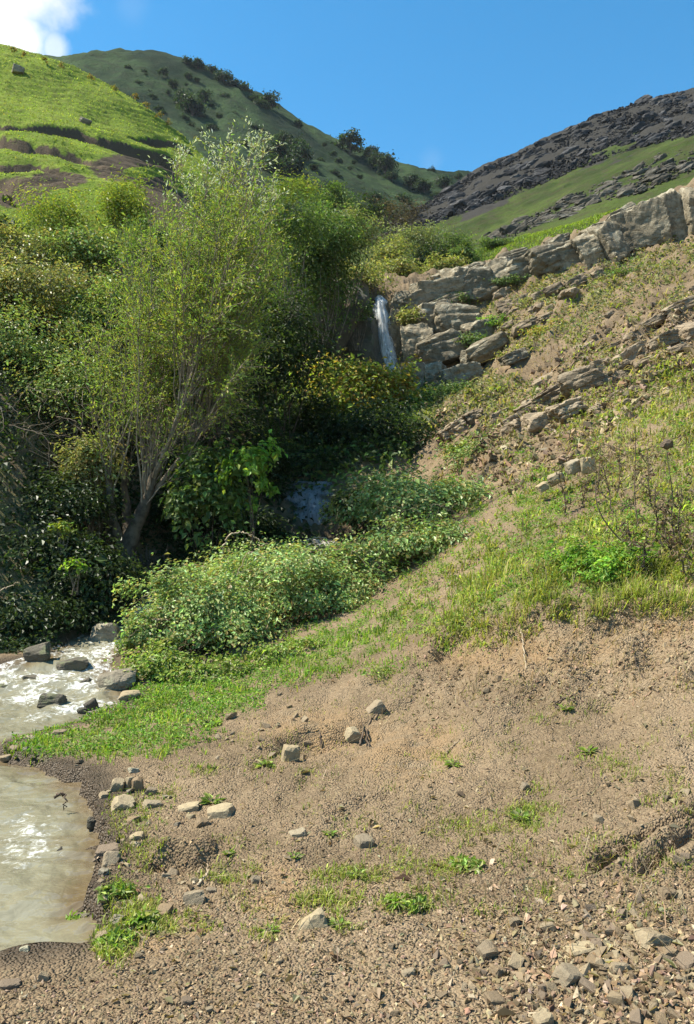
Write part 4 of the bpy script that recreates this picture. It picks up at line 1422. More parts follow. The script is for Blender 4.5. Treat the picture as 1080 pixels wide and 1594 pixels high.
def bush_geo(c, rad, base, nl, L, pal, seed, nclump=60, ratio=.55, nstem=12, stem_r=.012, spread=.2, inner=.25, droop=.2, flat=.0):
    """leaves grouped in clumps over an uneven shell round c, with stems running up from base; all relative to base"""
    r = np.random.default_rng(seed)
    d = r.normal(size=(nclump, 3))
    d[:, 2] = np.abs(d[:, 2]) * 1.0 - .35 * np.abs(r.normal(size=nclump))
    d = unit(d)
    rr = r.uniform(.55, 1.0, (nclump, 1)) * (1 + .42 * noise3(d * 1.8, seed % 40) + .16 * noise3(d * 4.5, seed % 40 + 5))[:, None]
    ins = r.random(nclump) < inner
    rr[ins] *= r.uniform(.3, .8, (ins.sum(), 1))
    cc = d * rr * rad
    wts = r.uniform(.4, 1.6, nclump)
    wts /= wts.sum()
    k = r.choice(nclump, nl, p=wts)
    cs = (spread * r.uniform(.55, 1.35, nclump))[k][:, None]
    off = r.normal(size=(nl, 3)) * cs * rad
    pos = cc[k] + off
    out = unit(pos / rad)
    nor = unit(out * .7 + np.array([0, 0, .6]) + r.normal(size=(nl, 3)) * .42)
    ax = unit(np.cross(nor, r.normal(size=(nl, 3))) + out * .35 - np.array([0, 0, droop]))
    o = c - base
    pos = pos + o
    low = pos[:, 2] < .02
    pos[low, 2] = .02 + r.random(low.sum()) * min(.3, .5 * rad[2])
    ll = L * np.exp(r.normal(0, .25, nl))
    tint = np.exp(r.normal(0, .16, (nclump, 1)))[k]
    Vv, F = leaves(pos, ax, nor, ll, ll * ratio)
    cols = np.repeat(pick(PAL[pal], nl, r, .2) * tint, 4, 0)
    polys = []
    for i in range(nstem):
        e = cc[i % nclump] * r.uniform(.8, 1.05) + o
        b = np.array([r.normal(0, .12) * rad[0], r.normal(0, .12) * rad[1], -.06])
        t = np.linspace(0, 1, 6)[:, None]
        bow = np.array([r.normal(), r.normal(), 0]) * .12 * rad[0]
        p = b + (e - b) * t + bow * np.sin(t * np.pi) + np.array([0, 0, .12 * rad[2]]) * np.sin(t * np.pi)
        polys.append((p, stem_r * (1.15 - t[:, 0])))
    return (Vv, F, cols), polys


def bush(name, label, px, py, Y, wpx, hpx, nl, L, pal, seed, mat=None, depth=None, group=None, cat='bush', stem_mat=None, **kw):
    c = P(px, py, Y)
    s = Y / FPX
    rad = np.array([wpx * s, depth or wpx * s * .75, hpx * s])
    gz = float(G(c[0], c[1])) if Y < 34 else float(min(c[2] - rad[2] * .6, max(T_RIGHT(c[0], c[1]), c[2] - rad[2] * 2.0)))
    base = np.array([c[0], c[1], max(min(gz, c[2] - rad[2] * .3), c[2] - rad[2] * 2.2)])
    (Vv, F, cols), polys = bush_geo(c, rad, base, nl, L, pal, seed, **kw)
    root = thing(name, base, label, cat, group)
    obj('foliage', mesh_np('foliage', Vv, F, mat or M_LEAF, False, cols=cols), root, kind='stuff')
    if polys:
        tv, tf = tubes(polys, 4)
        obj('branches', mesh_np('branches', tv, tf, stem_mat or M_TWIG, True), root)
    return root


# ------------------------------------------------------------------ the willow
M_PALEBARK = mat_bark('pale_bark', (0.16, 0.135, 0.10), (0.30, 0.26, 0.20))


def willow():
    r = np.random.default_rng(21)
    base = P(192, 893, 13.0)
    base[2] = float(G(base[0], base[1])) - .05
    root = thing('willow_tree', base, 'tall airy yellow-green willow with pale ascending branches and a leaning forked trunk', 'tree')

    def Q(px, py, dy=0.0):
        return P(px, py, 13.0 + dy) - base

    def smooth(p, n):
        p = np.array(p, float)
        k = np.linspace(0, 1, len(p))
        t = np.linspace(0, 1, n)
        q = np.stack([np.interp(t, k, p[:, i]) for i in range(3)], 1)
        for _ in range(2):
            q[1:-1] = (q[:-2] + 2 * q[1:-1] + q[2:]) / 4
        return q
    limbs = [([(0, 0, -.15), Q(193, 868), Q(204, 835), Q(219, 802), Q(230, 770), Q(240, 735)], .18, .06),
             ([Q(193, 868), Q(184, 838, -.1), Q(176, 806, -.2), Q(170, 770, -.3), Q(168, 720, -.4)], .085, .05),
             ([Q(200, 846), Q(198, 810, .3), Q(196, 770, .4), Q(192, 715, .5), Q(186, 660, .6)], .085, .045),
             ([Q(226, 785), Q(262, 735, .2), Q(300, 690, .3), Q(345, 640, .4)], .045, .022),
             ([Q(236, 750), Q(262, 690, -.3), Q(286, 620, -.5), Q(305, 560, -.6)], .045, .022)]
    tv, tf = [], []
    trunk = tubes([(smooth(p, 14) + r.normal(0, .008, (14, 3)), np.linspace(a, b, 14) * (1 + .1 * np.sin(np.arange(14) * 1.7))) for p, a, b in limbs[:3]], 10)
    tr = obj('trunk', mesh_np('trunk', trunk[0], trunk[1], M_BARK, True), root)
    polys = [(smooth(p, 12), np.linspace(a, b, 12)) for p, a, b in limbs[3:]]
    starts = [(smooth(p, 12), w) for (p, a, b), w in zip(limbs, (1.3, .9, 1.0, 1.2, 1.4))]
    outline = [(140, 690), (128, 600), (128, 520), (150, 440), (200, 380), (238, 300), (262, 232), (310, 198), (350, 200), (395, 190), (420, 245), (438, 320), (458, 380), (462, 450), (452, 530), (420, 590), (350, 650)]
    leafp, leafd, leafy = [], [], []
    twig_polys = []
    n_sh = 0
    while n_sh < 150:
        ex, ey = r.uniform(125, 465), r.uniform(212, 660)
        if not in_poly(np.array(ex), np.array(ey), outline):
            continue
        if ey > 420 and r.random() < .62:
            continue
        n_sh += 1
        E = Q(ex, ey, r.normal(0, .95))
        # leave the limb that lies best below the end point
        w = []
        for p, wt in starts:
            e0 = p[-1]
            w.append(abs((E - e0)[0]) * 1.2 + abs(E[1] - e0[1]) * .6 + max(0, e0[2] - E[2] + .4) * 4 + r.exponential(.5))
        p, _ = starts[int(np.argmin(w))]
        S = p[int(r.integers(6, 12))]
        t = np.linspace(0, 1, 11)[:, None]
        D = E - S
        ctrl = S + np.array([D[0] * .42, D[1] * .5, D[2] * .36])
        q = (1 - t) ** 2 * S + 2 * t * (1 - t) * ctrl + t * t * E
        q[1:] += np.cumsum(r.normal(0, .022, (10, 3)), 0)
        L = np.linalg.norm(D)
        polys.append((q, np.linspace(.006 + .0028 * L, .0025, 11)))
        nt = int(8 + L * 4.2)
        for j in range(nt):
            f = r.uniform(.28, 1.0) ** .8
            i = min(9, int(f * 10))
            b = q[i] + (q[i + 1] - q[i]) * (f * 10 - i)
            td = unit(unit(q[i + 1] - q[i]) * .9 + r.normal(0, .55, 3) + np.array([0, 0, .12]))
            tl = r.uniform(.3, .85) * (1.15 - .4 * f)
            tt = np.linspace(0, 1, 5)[:, None]
            sag = np.array([r.normal(0, .05), r.normal(0, .05), -.10]) * tt ** 2
            tp = b + td * tl * tt + sag * tl
            twig_polys.append((tp, np.linspace(.0055, .002, 5)))
            zpx = 893 - (b[2]) / 13.0 * FPX
            nlf = int(tl * 38 * np.interp(zpx, [200, 560, 720], [1.25, 1.05, .45]))
            u = r.uniform(.1, 1.05, nlf)
            lp = b + td * tl * u[:, None] + np.array([0, 0, -.10]) * tl * u[:, None] ** 2
            leafp.append(lp + r.normal(0, .03, (nlf, 3)))
            leafd.append(unit(td + r.normal(0, .75, (nlf, 3)) - np.array([0, 0, .15])))
            leafy.append(np.full(nlf, b[2]) + r.normal(0, .25, nlf))
    bv, bf = tubes(polys, 5)
    br = obj('branches', mesh_np('branches', bv, bf, M_PALEBARK, True), root)
    bv, bf = tubes(twig_polys, 3)
    obj('twigs', mesh_np('twigs', bv, bf, M_TWIG, True), br, kind='stuff')
    lp, ld, lz = np.concatenate(leafp), np.concatenate(leafd), np.concatenate(leafy)
    n = len(lp)
    ll = .062 * np.exp(r.normal(0, .22, n))
    nor = unit(r.normal(size=(n, 3)) + np.array([0, 0, .5]))
    Vv, F = leaves(lp, ld, nor, ll, ll * .30, .15)
    cols = pick(PAL['willow'], n, r, .22)
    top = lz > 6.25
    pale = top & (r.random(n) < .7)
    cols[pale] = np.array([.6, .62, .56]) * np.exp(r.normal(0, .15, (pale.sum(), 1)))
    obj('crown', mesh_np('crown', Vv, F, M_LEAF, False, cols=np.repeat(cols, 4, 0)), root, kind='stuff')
    # hanging fine roots below the trunk
    rp = []
    for i in range(70):
        b = np.array([r.normal(.28, .22), r.normal(-.1, .15), r.uniform(.0, .5)])
        tt = np.linspace(0, 1, 5)[:, None]
        rp.append((b + np.array([r.normal(.08, .12), r.normal(-.1, .08), -r.uniform(.4, 1.0)]) * tt + r.normal(0, .02, (5, 3)), np.linspace(.008, .003, 5)))
    bv, bf = tubes(rp, 3)
    obj('hanging_roots', mesh_np('hanging_roots', bv, bf, M_DARKTWIG, True), tr, kind='stuff')
    return root


willow()

# ------------------------------------------------------------------ bushes on the left bank
BK = dict(group=None)
bush('shrub', 'yellow-green shrub just below the slipped earth of the pasture', 90, 350, 20, 66, 52, 5200, .085, 'yellow', 1, ratio=.32, spread=.24)
bush('shrub', 'slim upright yellow-green shrub between the pasture and the willow crown', 190, 335, 19, 46, 58, 5200, .085, 'yellow', 2, ratio=.3, spread=.24)
bush('shrub', 'green shrub tucked against the upper left side of the willow', 240, 400, 17, 46, 52, 4200, .08, 'midgreen', 3, ratio=.35)
bush('bramble_bush', 'grey-green bramble clump on the bank top under the yellow shrubs', 20, 405, 18, 66, 46, 5200, .075, 'greyolive', 4, mat=M_GLOSSY)
bush('bramble_bush', 'dark leafy bush in the gap between the two yellow shrubs', 130, 400, 18.2, 60, 42, 4200, .08, 'bramble', 41, mat=M_GLOSSY)
bush('bramble_bush', 'broad olive bramble thicket in full sun on the left bank', 60, 462, 16, 110, 56, 9000, .07, 'greyolive', 5, mat=M_GLOSSY, spread=.16, nclump=90)
bush('bramble_bush', 'bramble thicket behind the lower left edge of the willow', 165, 500, 15.5, 70, 66, 6500, .07, 'bramble', 6, mat=M_GLOSSY)
bush('bramble_bush', 'large mixed bramble with white-glinting leaves halfway down the left bank', 30, 555, 14.5, 105, 78, 9500, .065, 'bramble', 7, mat=M_GLOSSY, spread=.16, nclump=90, nstem=26, stem_r=.009)
bush('bramble_bush', 'bramble with bare grey canes showing beside the willow branches', 110, 625, 13.8, 82, 74, 6500, .06, 'bramble', 8, mat=M_GLOSSY, nclump=80, nstem=40, stem_r=.009)
bush('bramble_bush', 'ivy-green bush below the bare cane tangle by the willow trunk', 140, 735, 12.7, 46, 62, 3800, .06, 'greyolive', 9, mat=M_GLOSSY, nstem=20, stem_r=.009)
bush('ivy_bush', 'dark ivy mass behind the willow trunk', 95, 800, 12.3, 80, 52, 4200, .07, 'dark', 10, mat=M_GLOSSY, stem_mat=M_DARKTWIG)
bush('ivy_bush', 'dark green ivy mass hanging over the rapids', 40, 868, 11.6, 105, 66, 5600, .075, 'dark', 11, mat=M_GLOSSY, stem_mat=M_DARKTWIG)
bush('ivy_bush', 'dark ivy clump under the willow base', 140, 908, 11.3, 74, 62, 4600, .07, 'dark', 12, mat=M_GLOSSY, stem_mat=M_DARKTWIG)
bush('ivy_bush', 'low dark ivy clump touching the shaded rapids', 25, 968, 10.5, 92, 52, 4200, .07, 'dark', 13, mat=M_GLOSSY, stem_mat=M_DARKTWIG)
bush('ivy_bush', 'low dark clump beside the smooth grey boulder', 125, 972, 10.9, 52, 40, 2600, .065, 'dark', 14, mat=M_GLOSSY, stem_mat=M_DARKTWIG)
bush('ivy_bush', 'dark ivy fringe dipping into the stream behind the flat spill boulder', 5, 1022, 9.7, 60, 26, 2000, .065, 'dark', 101, mat=M_GLOSSY, stem_mat=M_DARKTWIG)
bush('fern_bush', 'dark ferns at the right side of the lower waterfall', 562, 800, 15.4, 46, 44, 2600, .08, 'dark', 102, stem_mat=M_DARKTWIG)
bush('fern_bush', 'dark ferns at the left foot of the lower waterfall', 408, 838, 14.8, 40, 40, 2200, .08, 'dark', 103, stem_mat=M_DARKTWIG)
bush('fern_bush', 'black-green growth over the top of the lower waterfall', 470, 728, 17.4, 70, 26, 2200, .08, 'dark', 104, stem_mat=M_DARKTWIG)
bush('sapling', 'small sunlit yellow-green sprig poking out of the dark ivy', 118, 884, 10.7, 17, 16, 150, .06, 'bright', 15, nclump=9, nstem=6)
bush('sapling', 'thin sunlit sprig above the ivy left of the willow trunk', 96, 826, 11.2, 22, 15, 170, .055, 'yellow', 16, nclump=9, nstem=7)
bush('hazel_bush', 'bright green hazel sapling lit from behind to the right of the willow trunk', 330, 780, 12.6, 60, 92, 2600, .10, 'midgreen', 17, ratio=.68, nclump=60, spread=.15, droop=.35, stem_mat=M_DARKTWIG, stem_r=.008, nstem=8)
bush('hazel_bush', 'pale outstretched hazel twigs hanging over the dark hollow', 392, 725, 12.1, 44, 62, 800, .085, 'bright', 18, ratio=.62, nclump=16, spread=.12, nstem=5, droop=.4, stem_mat=M_DARKTWIG, stem_r=.006)
# behind the willow
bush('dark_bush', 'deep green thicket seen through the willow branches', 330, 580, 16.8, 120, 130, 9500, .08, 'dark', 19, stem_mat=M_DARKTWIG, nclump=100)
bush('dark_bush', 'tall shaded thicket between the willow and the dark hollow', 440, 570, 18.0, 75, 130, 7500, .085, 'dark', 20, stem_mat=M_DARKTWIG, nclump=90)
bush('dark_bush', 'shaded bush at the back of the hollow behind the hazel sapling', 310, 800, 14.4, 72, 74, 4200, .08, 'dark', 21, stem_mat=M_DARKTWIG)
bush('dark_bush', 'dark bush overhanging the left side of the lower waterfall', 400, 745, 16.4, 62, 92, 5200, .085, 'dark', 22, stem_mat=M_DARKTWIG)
bush('tree_bush', 'sunlit olive tree crown just right of the willow top', 450, 355, 21.5, 66, 62, 6500, .085, 'midgreen', 23, ratio=.34, nclump=80)
bush('tree_bush', 'broad green tree crown between the willow and the far thicket', 505, 385, 24, 76, 66, 8200, .10, 'midgreen', 24, ratio=.45, nclump=90)
bush('tree_bush', 'pale-topped leafy crown overlooking the upper waterfall', 545, 372, 26, 46, 46, 3800, .11, 'paleolive', 25, ratio=.4)
bush('tree_bush', 'dark green leafy mass under the crowns left of the upper waterfall', 480, 450, 24.5, 70, 60, 6200, .10, 'midgreen', 26)
bush('tree_bush', 'yellow-green upright shoots behind the willow crown', 462, 300, 25, 34, 30, 1900, .10, 'yellow', 27, ratio=.3)
bush('shrub', 'olive shrub hanging over the lip of the upper waterfall', 556, 440, 29.2, 44, 34, 2600, .11, 'greyolive', 28)
bush('shrub', 'small leafy shrub clinging to the dark cliff beside the upper waterfall', 555, 490, 27.6, 26, 24, 1000, .10, 'midgreen', 29)
bush('shrub', 'dry olive scrub right above the upper waterfall', 618, 428, 33.0, 44, 26, 2600, .12, 'greyolive', 30)
bush('shrub', 'brown-green tuft hanging on the rock at the right of the waterfall lip', 640, 496, 28.2, 22, 20, 800, .10, 'greyolive', 31)
# hollow
bush('hazel_bush', 'yellow-tinged hazel bush below the upper waterfall', 545, 618, 21.5, 84, 52, 5200, .12, 'autumn', 32, ratio=.62, nclump=70)
bush('hazel_bush', 'thin yellow-green hazel top rising in front of the waterfall', 626, 600, 22, 26, 42, 450, .12, 'autumn', 33, ratio=.62, nclump=20, spread=.16)
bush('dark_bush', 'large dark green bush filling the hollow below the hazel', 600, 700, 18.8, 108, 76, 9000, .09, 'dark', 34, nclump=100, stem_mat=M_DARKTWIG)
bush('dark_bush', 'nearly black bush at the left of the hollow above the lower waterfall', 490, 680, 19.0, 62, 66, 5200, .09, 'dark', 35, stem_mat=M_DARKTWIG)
bush('bramble_bush', 'bright bramble tongue climbing the slope above the hollow', 735, 622, 23, 80, 28, 4200, .09, 'midgreen', 36)
bush('bramble_bush', 'low bramble between the two cracked rocks and the hollow', 660, 640, 22.5, 56, 30, 3000, .09, 'midgreen', 37)
bush('bramble_bush', 'bramble patch below the cracked tan rocks', 755, 725, 15.4, 72, 44, 5600, .07, 'bramble', 38, mat=M_GLOSSY)
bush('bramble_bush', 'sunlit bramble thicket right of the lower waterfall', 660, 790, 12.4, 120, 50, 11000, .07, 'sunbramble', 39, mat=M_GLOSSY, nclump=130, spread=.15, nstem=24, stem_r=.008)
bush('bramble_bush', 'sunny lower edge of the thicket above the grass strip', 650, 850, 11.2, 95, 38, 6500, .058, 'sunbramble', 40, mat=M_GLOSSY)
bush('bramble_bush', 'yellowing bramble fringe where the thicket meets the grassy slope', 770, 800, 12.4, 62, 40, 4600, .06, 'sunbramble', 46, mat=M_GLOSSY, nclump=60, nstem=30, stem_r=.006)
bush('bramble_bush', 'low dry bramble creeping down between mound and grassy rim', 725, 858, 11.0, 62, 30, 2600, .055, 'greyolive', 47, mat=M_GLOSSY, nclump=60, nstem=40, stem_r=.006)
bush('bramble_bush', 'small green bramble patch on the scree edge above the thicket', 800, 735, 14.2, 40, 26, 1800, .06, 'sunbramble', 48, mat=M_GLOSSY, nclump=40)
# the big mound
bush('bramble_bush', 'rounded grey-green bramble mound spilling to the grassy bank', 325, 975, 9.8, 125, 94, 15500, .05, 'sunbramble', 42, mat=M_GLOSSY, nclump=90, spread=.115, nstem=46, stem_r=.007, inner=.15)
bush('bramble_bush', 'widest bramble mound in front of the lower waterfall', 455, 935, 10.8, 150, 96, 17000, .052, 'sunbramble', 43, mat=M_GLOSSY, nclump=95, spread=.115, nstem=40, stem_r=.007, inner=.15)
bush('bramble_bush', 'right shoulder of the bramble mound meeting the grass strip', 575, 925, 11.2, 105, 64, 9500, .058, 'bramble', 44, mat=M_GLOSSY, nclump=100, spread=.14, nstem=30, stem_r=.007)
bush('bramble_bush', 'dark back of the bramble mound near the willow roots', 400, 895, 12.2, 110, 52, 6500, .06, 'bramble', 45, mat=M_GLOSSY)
for i, (px, py, Y, w, h, lab) in enumerate(((255, 1040, 8.75, 62, 34, 'fresh leafy skirt of the bramble mound behind the large bank boulder'), (345, 1052, 8.5, 70, 26, 'fresh leafy skirt at the middle of the bramble mound foot'), (470, 1022, 8.9, 80, 24, 'fresh leafy skirt under the wide part of the bramble mound'), (225, 1000, 9.3, 36, 46, 'bright bramble shoots at the stream end of the mound'))):
    bush('bramble_bush', lab, px, py, Y, w, h, 3000, .045, 'sunbramble' if i == 3 else 'turf', 150 + i, mat=M_GLOSSY, nclump=50, spread=.16, nstem=16, stem_r=.004)
# thicket above the falls
for i, (px, py, Y, w, h, pal, lab) in enumerate((
        (650, 378, 42, 38, 30, 'paleolive', 'pale olive willow bush in the thicket above the upper waterfall'),
        (697, 388, 43, 38, 28, 'midgreen', 'rounded dark green bush in the thicket above the upper waterfall'),
        (720, 402, 41, 22, 22, 'midgreen', 'small green bush at the grass edge of the upper thicket'),
        (668, 412, 39, 36, 24, 'dark', 'dark hollow bush at the front of the upper thicket'),
        (690, 420, 37, 34, 20, 'greyolive', 'upright olive stems at the front of the upper thicket'),
        (610, 398, 40, 34, 26, 'greyolive', 'brownish olive bush at the shaded end of the upper thicket'),
        (590, 350, 60, 40, 34, 'brown', 'leafless brown bush at the valley bottom below the far hill'),
        (632, 340, 75, 34, 28, 'brown', 'leafless brown bush where the two far hills meet'),
        (522, 312, 46, 24, 28, 'midgreen', 'single green tree standing behind the broad crowns'),
        (560, 335, 55, 40, 24, 'dark', 'dark valley bush beyond the single green tree'),
        (780, 384, 44, 40, 10, 'midgreen', 'low green scrub on the slope beyond the upper thicket'))):
    bush('shrub' if pal != 'brown' else 'bare_bush', lab, px, py, Y, w, h, 2600 if Y < 50 else 1800, .14 if Y < 50 else .2, pal, 60 + i, nclump=45, ratio=.4, stem_r=.03, stem_mat=M_DARKTWIG if pal == 'brown' else None)

# small green cushions and dry tufts on the rocks of the right slope
for i, (px, py, Y, w, h, pal, lab) in enumerate((
        (770, 505, 27.6, 26, 14, 'bright', 'bright green cushion plant on the cliff slabs'),
        (740, 532, 27.2, 34, 12, 'midgreen', 'green mat crowning the undercut slab'),
        (715, 470, 29.0, 24, 12, 'midgreen', 'green cushion in the crack of the long ledge'),
        (850, 478, 26.8, 44, 12, 'greyolive', 'grey-green mat below the row of square blocks'),
        (880, 465, 27.2, 30, 14, 'autumn', 'rusty dry shrub below the ledge blocks'),
        (940, 455, 25.5, 46, 16, 'greyolive', 'dry grey shrub under the middle of the long ledge'),
        (985, 430, 26, 50, 12, 'midgreen', 'low green scrub at the foot of the long ledge'),
        (800, 440, 29, 40, 10, 'midgreen', 'thin green scrub on top of the row of blocks'),
        (820, 555, 24.5, 44, 14, 'greyolive', 'dry scrub beside the undercut slab'),
        (865, 520, 24, 44, 16, 'autumn', 'rusty scrub above the earthy outcrop'))):
    bush('scrub', lab, px, py, Y, w, h, 1100, .085, pal, 80 + i, nclump=30, nstem=6)

# ------------------------------------------------------------------ trees and bushes dotted over the far hill
FT = [(290, 96, 9, 8), (308, 102, 12, 10), (330, 110, 10, 9), (347, 123, 15, 13), (360, 132, 12, 11), (378, 138, 13, 11), (395, 155, 10, 8), (420, 160, 18, 15), (405, 166, 14, 10), (465, 192, 7, 7), (545, 222, 22, 16), (578, 238, 13, 12), (600, 258, 18, 20), (588, 250, 14, 14), (672, 266, 7, 6), (713, 274, 6, 7), (690, 285, 14, 10),
      (300, 168, 22, 18), (285, 155, 16, 14), (440, 215, 13, 10), (470, 236, 16, 18), (460, 225, 14, 12), (318, 150, 13, 9), (215, 130, 6, 5), (200, 105, 6, 4), (255, 112, 8, 6), (350, 152, 9, 7), (395, 200, 9, 7), (430, 240, 24, 22), (455, 262, 22, 20), (420, 260, 20, 18), (640, 282, 14, 10), (660, 290, 16, 9), (610, 275, 10, 7), (520, 268, 7, 5), (500, 250, 6, 5), (560, 275, 6, 4), (545, 262, 5, 4), (365, 180, 7, 6), (270, 130, 9, 6), (235, 150, 5, 4), (330, 200, 10, 9), (380, 225, 10, 8), (475, 290, 9, 7), (505, 225, 5, 4), (625, 310, 12, 9), (580, 312, 16, 12), (600, 325, 18, 12), (680, 305, 8, 6)]
rf = np.random.default_rng(55)
for _ in range(60):
    a_, b_ = rf.uniform(200, 690), rf.random()
    top_ = np.interp(a_, [180, 265, 340, 430, 560, 640, 705], [100, 95, 128, 185, 248, 272, 292])
    w_ = rf.uniform(2.5, 8)
    FT.append((a_, top_ + 8 + b_ ** 1.3 * 95, w_, w_ * rf.uniform(.6, .9)))
protos = []
for k in range(5):
    (Vv, F, cols), _ = bush_geo(np.array([0, 0, .62]), np.array([1.0, .9, .62]), np.zeros(3), 900, .2, 'dark', 300 + k, nclump=26, nstem=0, spread=.2, ratio=.7)
    fm = mesh_np('far_foliage', Vv, F, M_LEAF, False, cols=cols * np.array([.8, .85, 1.0]))
    tv, tf = tubes([(np.array([[0, 0, -.35], [.03, 0, .1], [.05, .02, .6]]), np.array([.07, .055, .03])), (np.array([[.03, 0, .1], [.3, .1, .5], [.5, .1, .8]]), np.array([.045, .035, .015])), (np.array([[.03, 0, .15], [-.3, -.1, .5], [-.5, .1, .75]]), np.array([.045, .035, .015]))], 5)
    protos.append((fm, mesh_np('far_trunk', tv, tf, M_DARKTWIG, True)))
yy_ = np.linspace(100, 225, 700)
for i, (px, py, w, h) in enumerate(FT):
    x = (px - 540) / FPX * yy_
    pb = py + h * .75
    zz_ = CAMZ - (pb - HOR) / FPX * yy_
    d = zz_ - (T_FAR(x, yy_))
    j = int(np.argmin(d))
    kk = int(np.argmax(d < 0))
    j = kk if d[kk] < 0 else j
    s = yy_[j] / FPX
    crest = i < 17
    if i == 10:
        lab = 'spreading dark tree standing alone on the far skyline'
    elif crest:
        lab = 'dark bushy tree on the skyline of the far shaded hill'
    else:
        lab = 'dark bush on the open face of the far shaded hill'
    t = thing('skyline_tree' if crest else 'hill_bush', (x[j], yy_[j], float(T_FAR(x[j], yy_[j])) - .1), lab, 'tree' if crest else 'bush', None if i == 10 else ('skyline trees of the far hill' if crest else 'bushes on the far hill'))
    t.scale = (w * s, w * s, h * s * 1.25)
    t.rotation_euler = (0, 0, i * 1.7)
    obj('crown', protos[i % 5][0], t)
    obj('trunk', protos[i % 5][1], t)

# rusty bracken along the pasture ridge
for i, (px, py) in enumerate(((40, 88), (70, 96), (95, 104), (140, 122), (178, 140), (228, 166), (248, 182), (262, 192), (210, 152), (20, 80))):
    q = base_hit(px, py + 5, T_LEFT, 24, 60)
    (Vv, F, cols), pl_ = bush_geo(np.array([0, 0, .3]), np.array([.2, .2, .2]), np.zeros(3), 90, .10, 'autumn', 400 + i, nclump=12, nstem=5)
    t = thing('bracken_tuft', q, 'rusty bracken tuft on the ridge line of the bright pasture', 'plant', 'bracken along the pasture ridge')
    obj('foliage', mesh_np('foliage', Vv, F, M_LEAF, False, cols=cols * np.array([.75, .6, .8])), t)

# ------------------------------------------------------------------ grass
GP_BRIGHT = [(.22, .36, .045), (.28, .40, .06), (.16, .28, .04), (.32, .38, .08)]
GP_MIX = [(.29, .37, .06), (.35, .41, .08), (.22, .29, .05), (.40, .37, .16), (.38, .40, .10)]
GP_DRY = [(.36, .29, .17), (.30, .23, .13), (.42, .36, .23), (.24, .18, .11)]


def grass(name, label, n, box, pal, lmin, lmax, width, seed, mask=True, thr=.25, leanm=.6, poly=None, extra=None):
    r = np.random.default_rng(seed)
    px, py = r.uniform(box[0], box[2], n), r.uniform(box[1], box[3], n)
    if mask:
        m = grass_mask(px, py)
        keep = r.random(n) < np.clip((m - thr) / (1 - thr), 0, 1) * 1.3
        px, py = px[keep], py[keep]
    p = ground_pts(px, py)
    m = ~in_poly(p[:, 0], p[:, 1], SHORE)
    cl = fbm2(p[:, 0] * 2.2, p[:, 1] * 2.2, 3, seed) 
    m &= r.random(len(p)) < np.clip(.62 + .9 * cl, .12, 1)
    p = p[m]
    cl = cl[m]
    n = len(p)
    L = (lmin + (lmax - lmin) * r.random(n) ** 1.6) * np.clip(1 + .5 * cl, .5, 1.6)
    Wd = width * r.uniform(.7, 1.4, n) * np.clip(p[:, 1] / 6, .8, 3)
    tint = np.clip(1 + .45 * fbm2(p[:, 0] * 1.4, p[:, 1] * 1.4, 3, seed + 40), .5, 1.5)[:, None] * np.array([1.0, .97, 1.0])
    Vv, F, c = blades(p - np.array([0, 0, .01]), L, Wd, np.abs(r.normal(leanm * .6, leanm * .5, n)), pick(pal, n, r, .22) * tint, r)
    return obj(name, mesh_np(name, Vv, F, M_GRASS, False, cols=c), kind='stuff', label=label, cat='grass')


grass('grass', 'lush short grass on the tongue between rapids and pool', 11000, (0, 1070, 350, 1200), GP_BRIGHT, .02, .075, .009, 1, thr=.15)
grass('grass', 'bright grass strip along the foot of the bramble mound', 10000, (320, 940, 720, 1080), GP_BRIGHT, .03, .10, .008, 2, thr=.15)
grass('grass', 'yellow-green grass over the rim of the eroded bank', 86000, (620, 540, 1450, 1010), GP_MIX, .03, .10, .010, 3, thr=.12, leanm=1.3)
grass('dry_grass', 'straw-coloured dead grass among the green on the right slope', 14000, (600, 540, 1450, 1010), GP_DRY, .05, .16, .006, 4, leanm=1.8, thr=.05)
grass('grass', 'thin grass on the upper slope below the long ledge', 30000, (620, 370, 1450, 680), GP_MIX, .06, .18, .012, 5, thr=.1, leanm=1.3)
grass('dry_grass', 'pale dead grass on the upper slope', 8000, (680, 380, 1450, 760), GP_DRY, .08, .22, .008, 6, mask=False, leanm=1.8)
grass('grass', 'sparse grass sprouting on the bare slope and shore', 20000, (140, 1080, 1140, 1500), GP_MIX, .015, .055, .0045, 7, thr=.12)
r = np.random.default_rng(707)
gpx, gpy = [], []
for px, py, rx, ry, s in GRASS:
    if py > 1040 and px > 150 and s < .7:
        k = int(s * rx * ry * .7)
        # blades gather round a few seed spots inside each patch
        c0 = r.normal(0, .5, (9, 2))
        w = c0[r.integers(0, 9, k)] + r.normal(0, .22, (k, 2))
        gpx.append(px + w[:, 0] * rx)
        gpy.append(py + w[:, 1] * ry)
for _ in range(130):
    c0 = (r.uniform(360, 1130), r.uniform(1060, 1420))
    k = int(r.uniform(8, 45))
    gpx.append(c0[0] + r.normal(0, 16, k))
    gpy.append(c0[1] + r.normal(0, 7, k))
gpx, gpy = np.concatenate(gpx), np.concatenate(gpy)
gp = ground_pts(gpx, gpy)
gp = gp[~in_poly(gp[:, 0], gp[:, 1], SHORE)]
n = len(gp)
Vv, F, c = blades(gp - np.array([0, 0, .006]), r.uniform(.012, .05, n), r.uniform(.003, .007, n), np.abs(r.normal(.6, .5, n)), pick(GP_MIX, n, r, .3) * .85, r)
obj('sprout_grass', mesh_np('sprout_grass', Vv, F, M_GRASS, False, cols=c), kind='stuff', label='patches of short new grass on the bare soil', cat='grass')
grass('dry_grass', 'dead grass hanging down the eroded bank face', 1500, (690, 950, 1140, 1090), GP_DRY, .04, .14, .005, 77, mask=False, leanm=1.6)
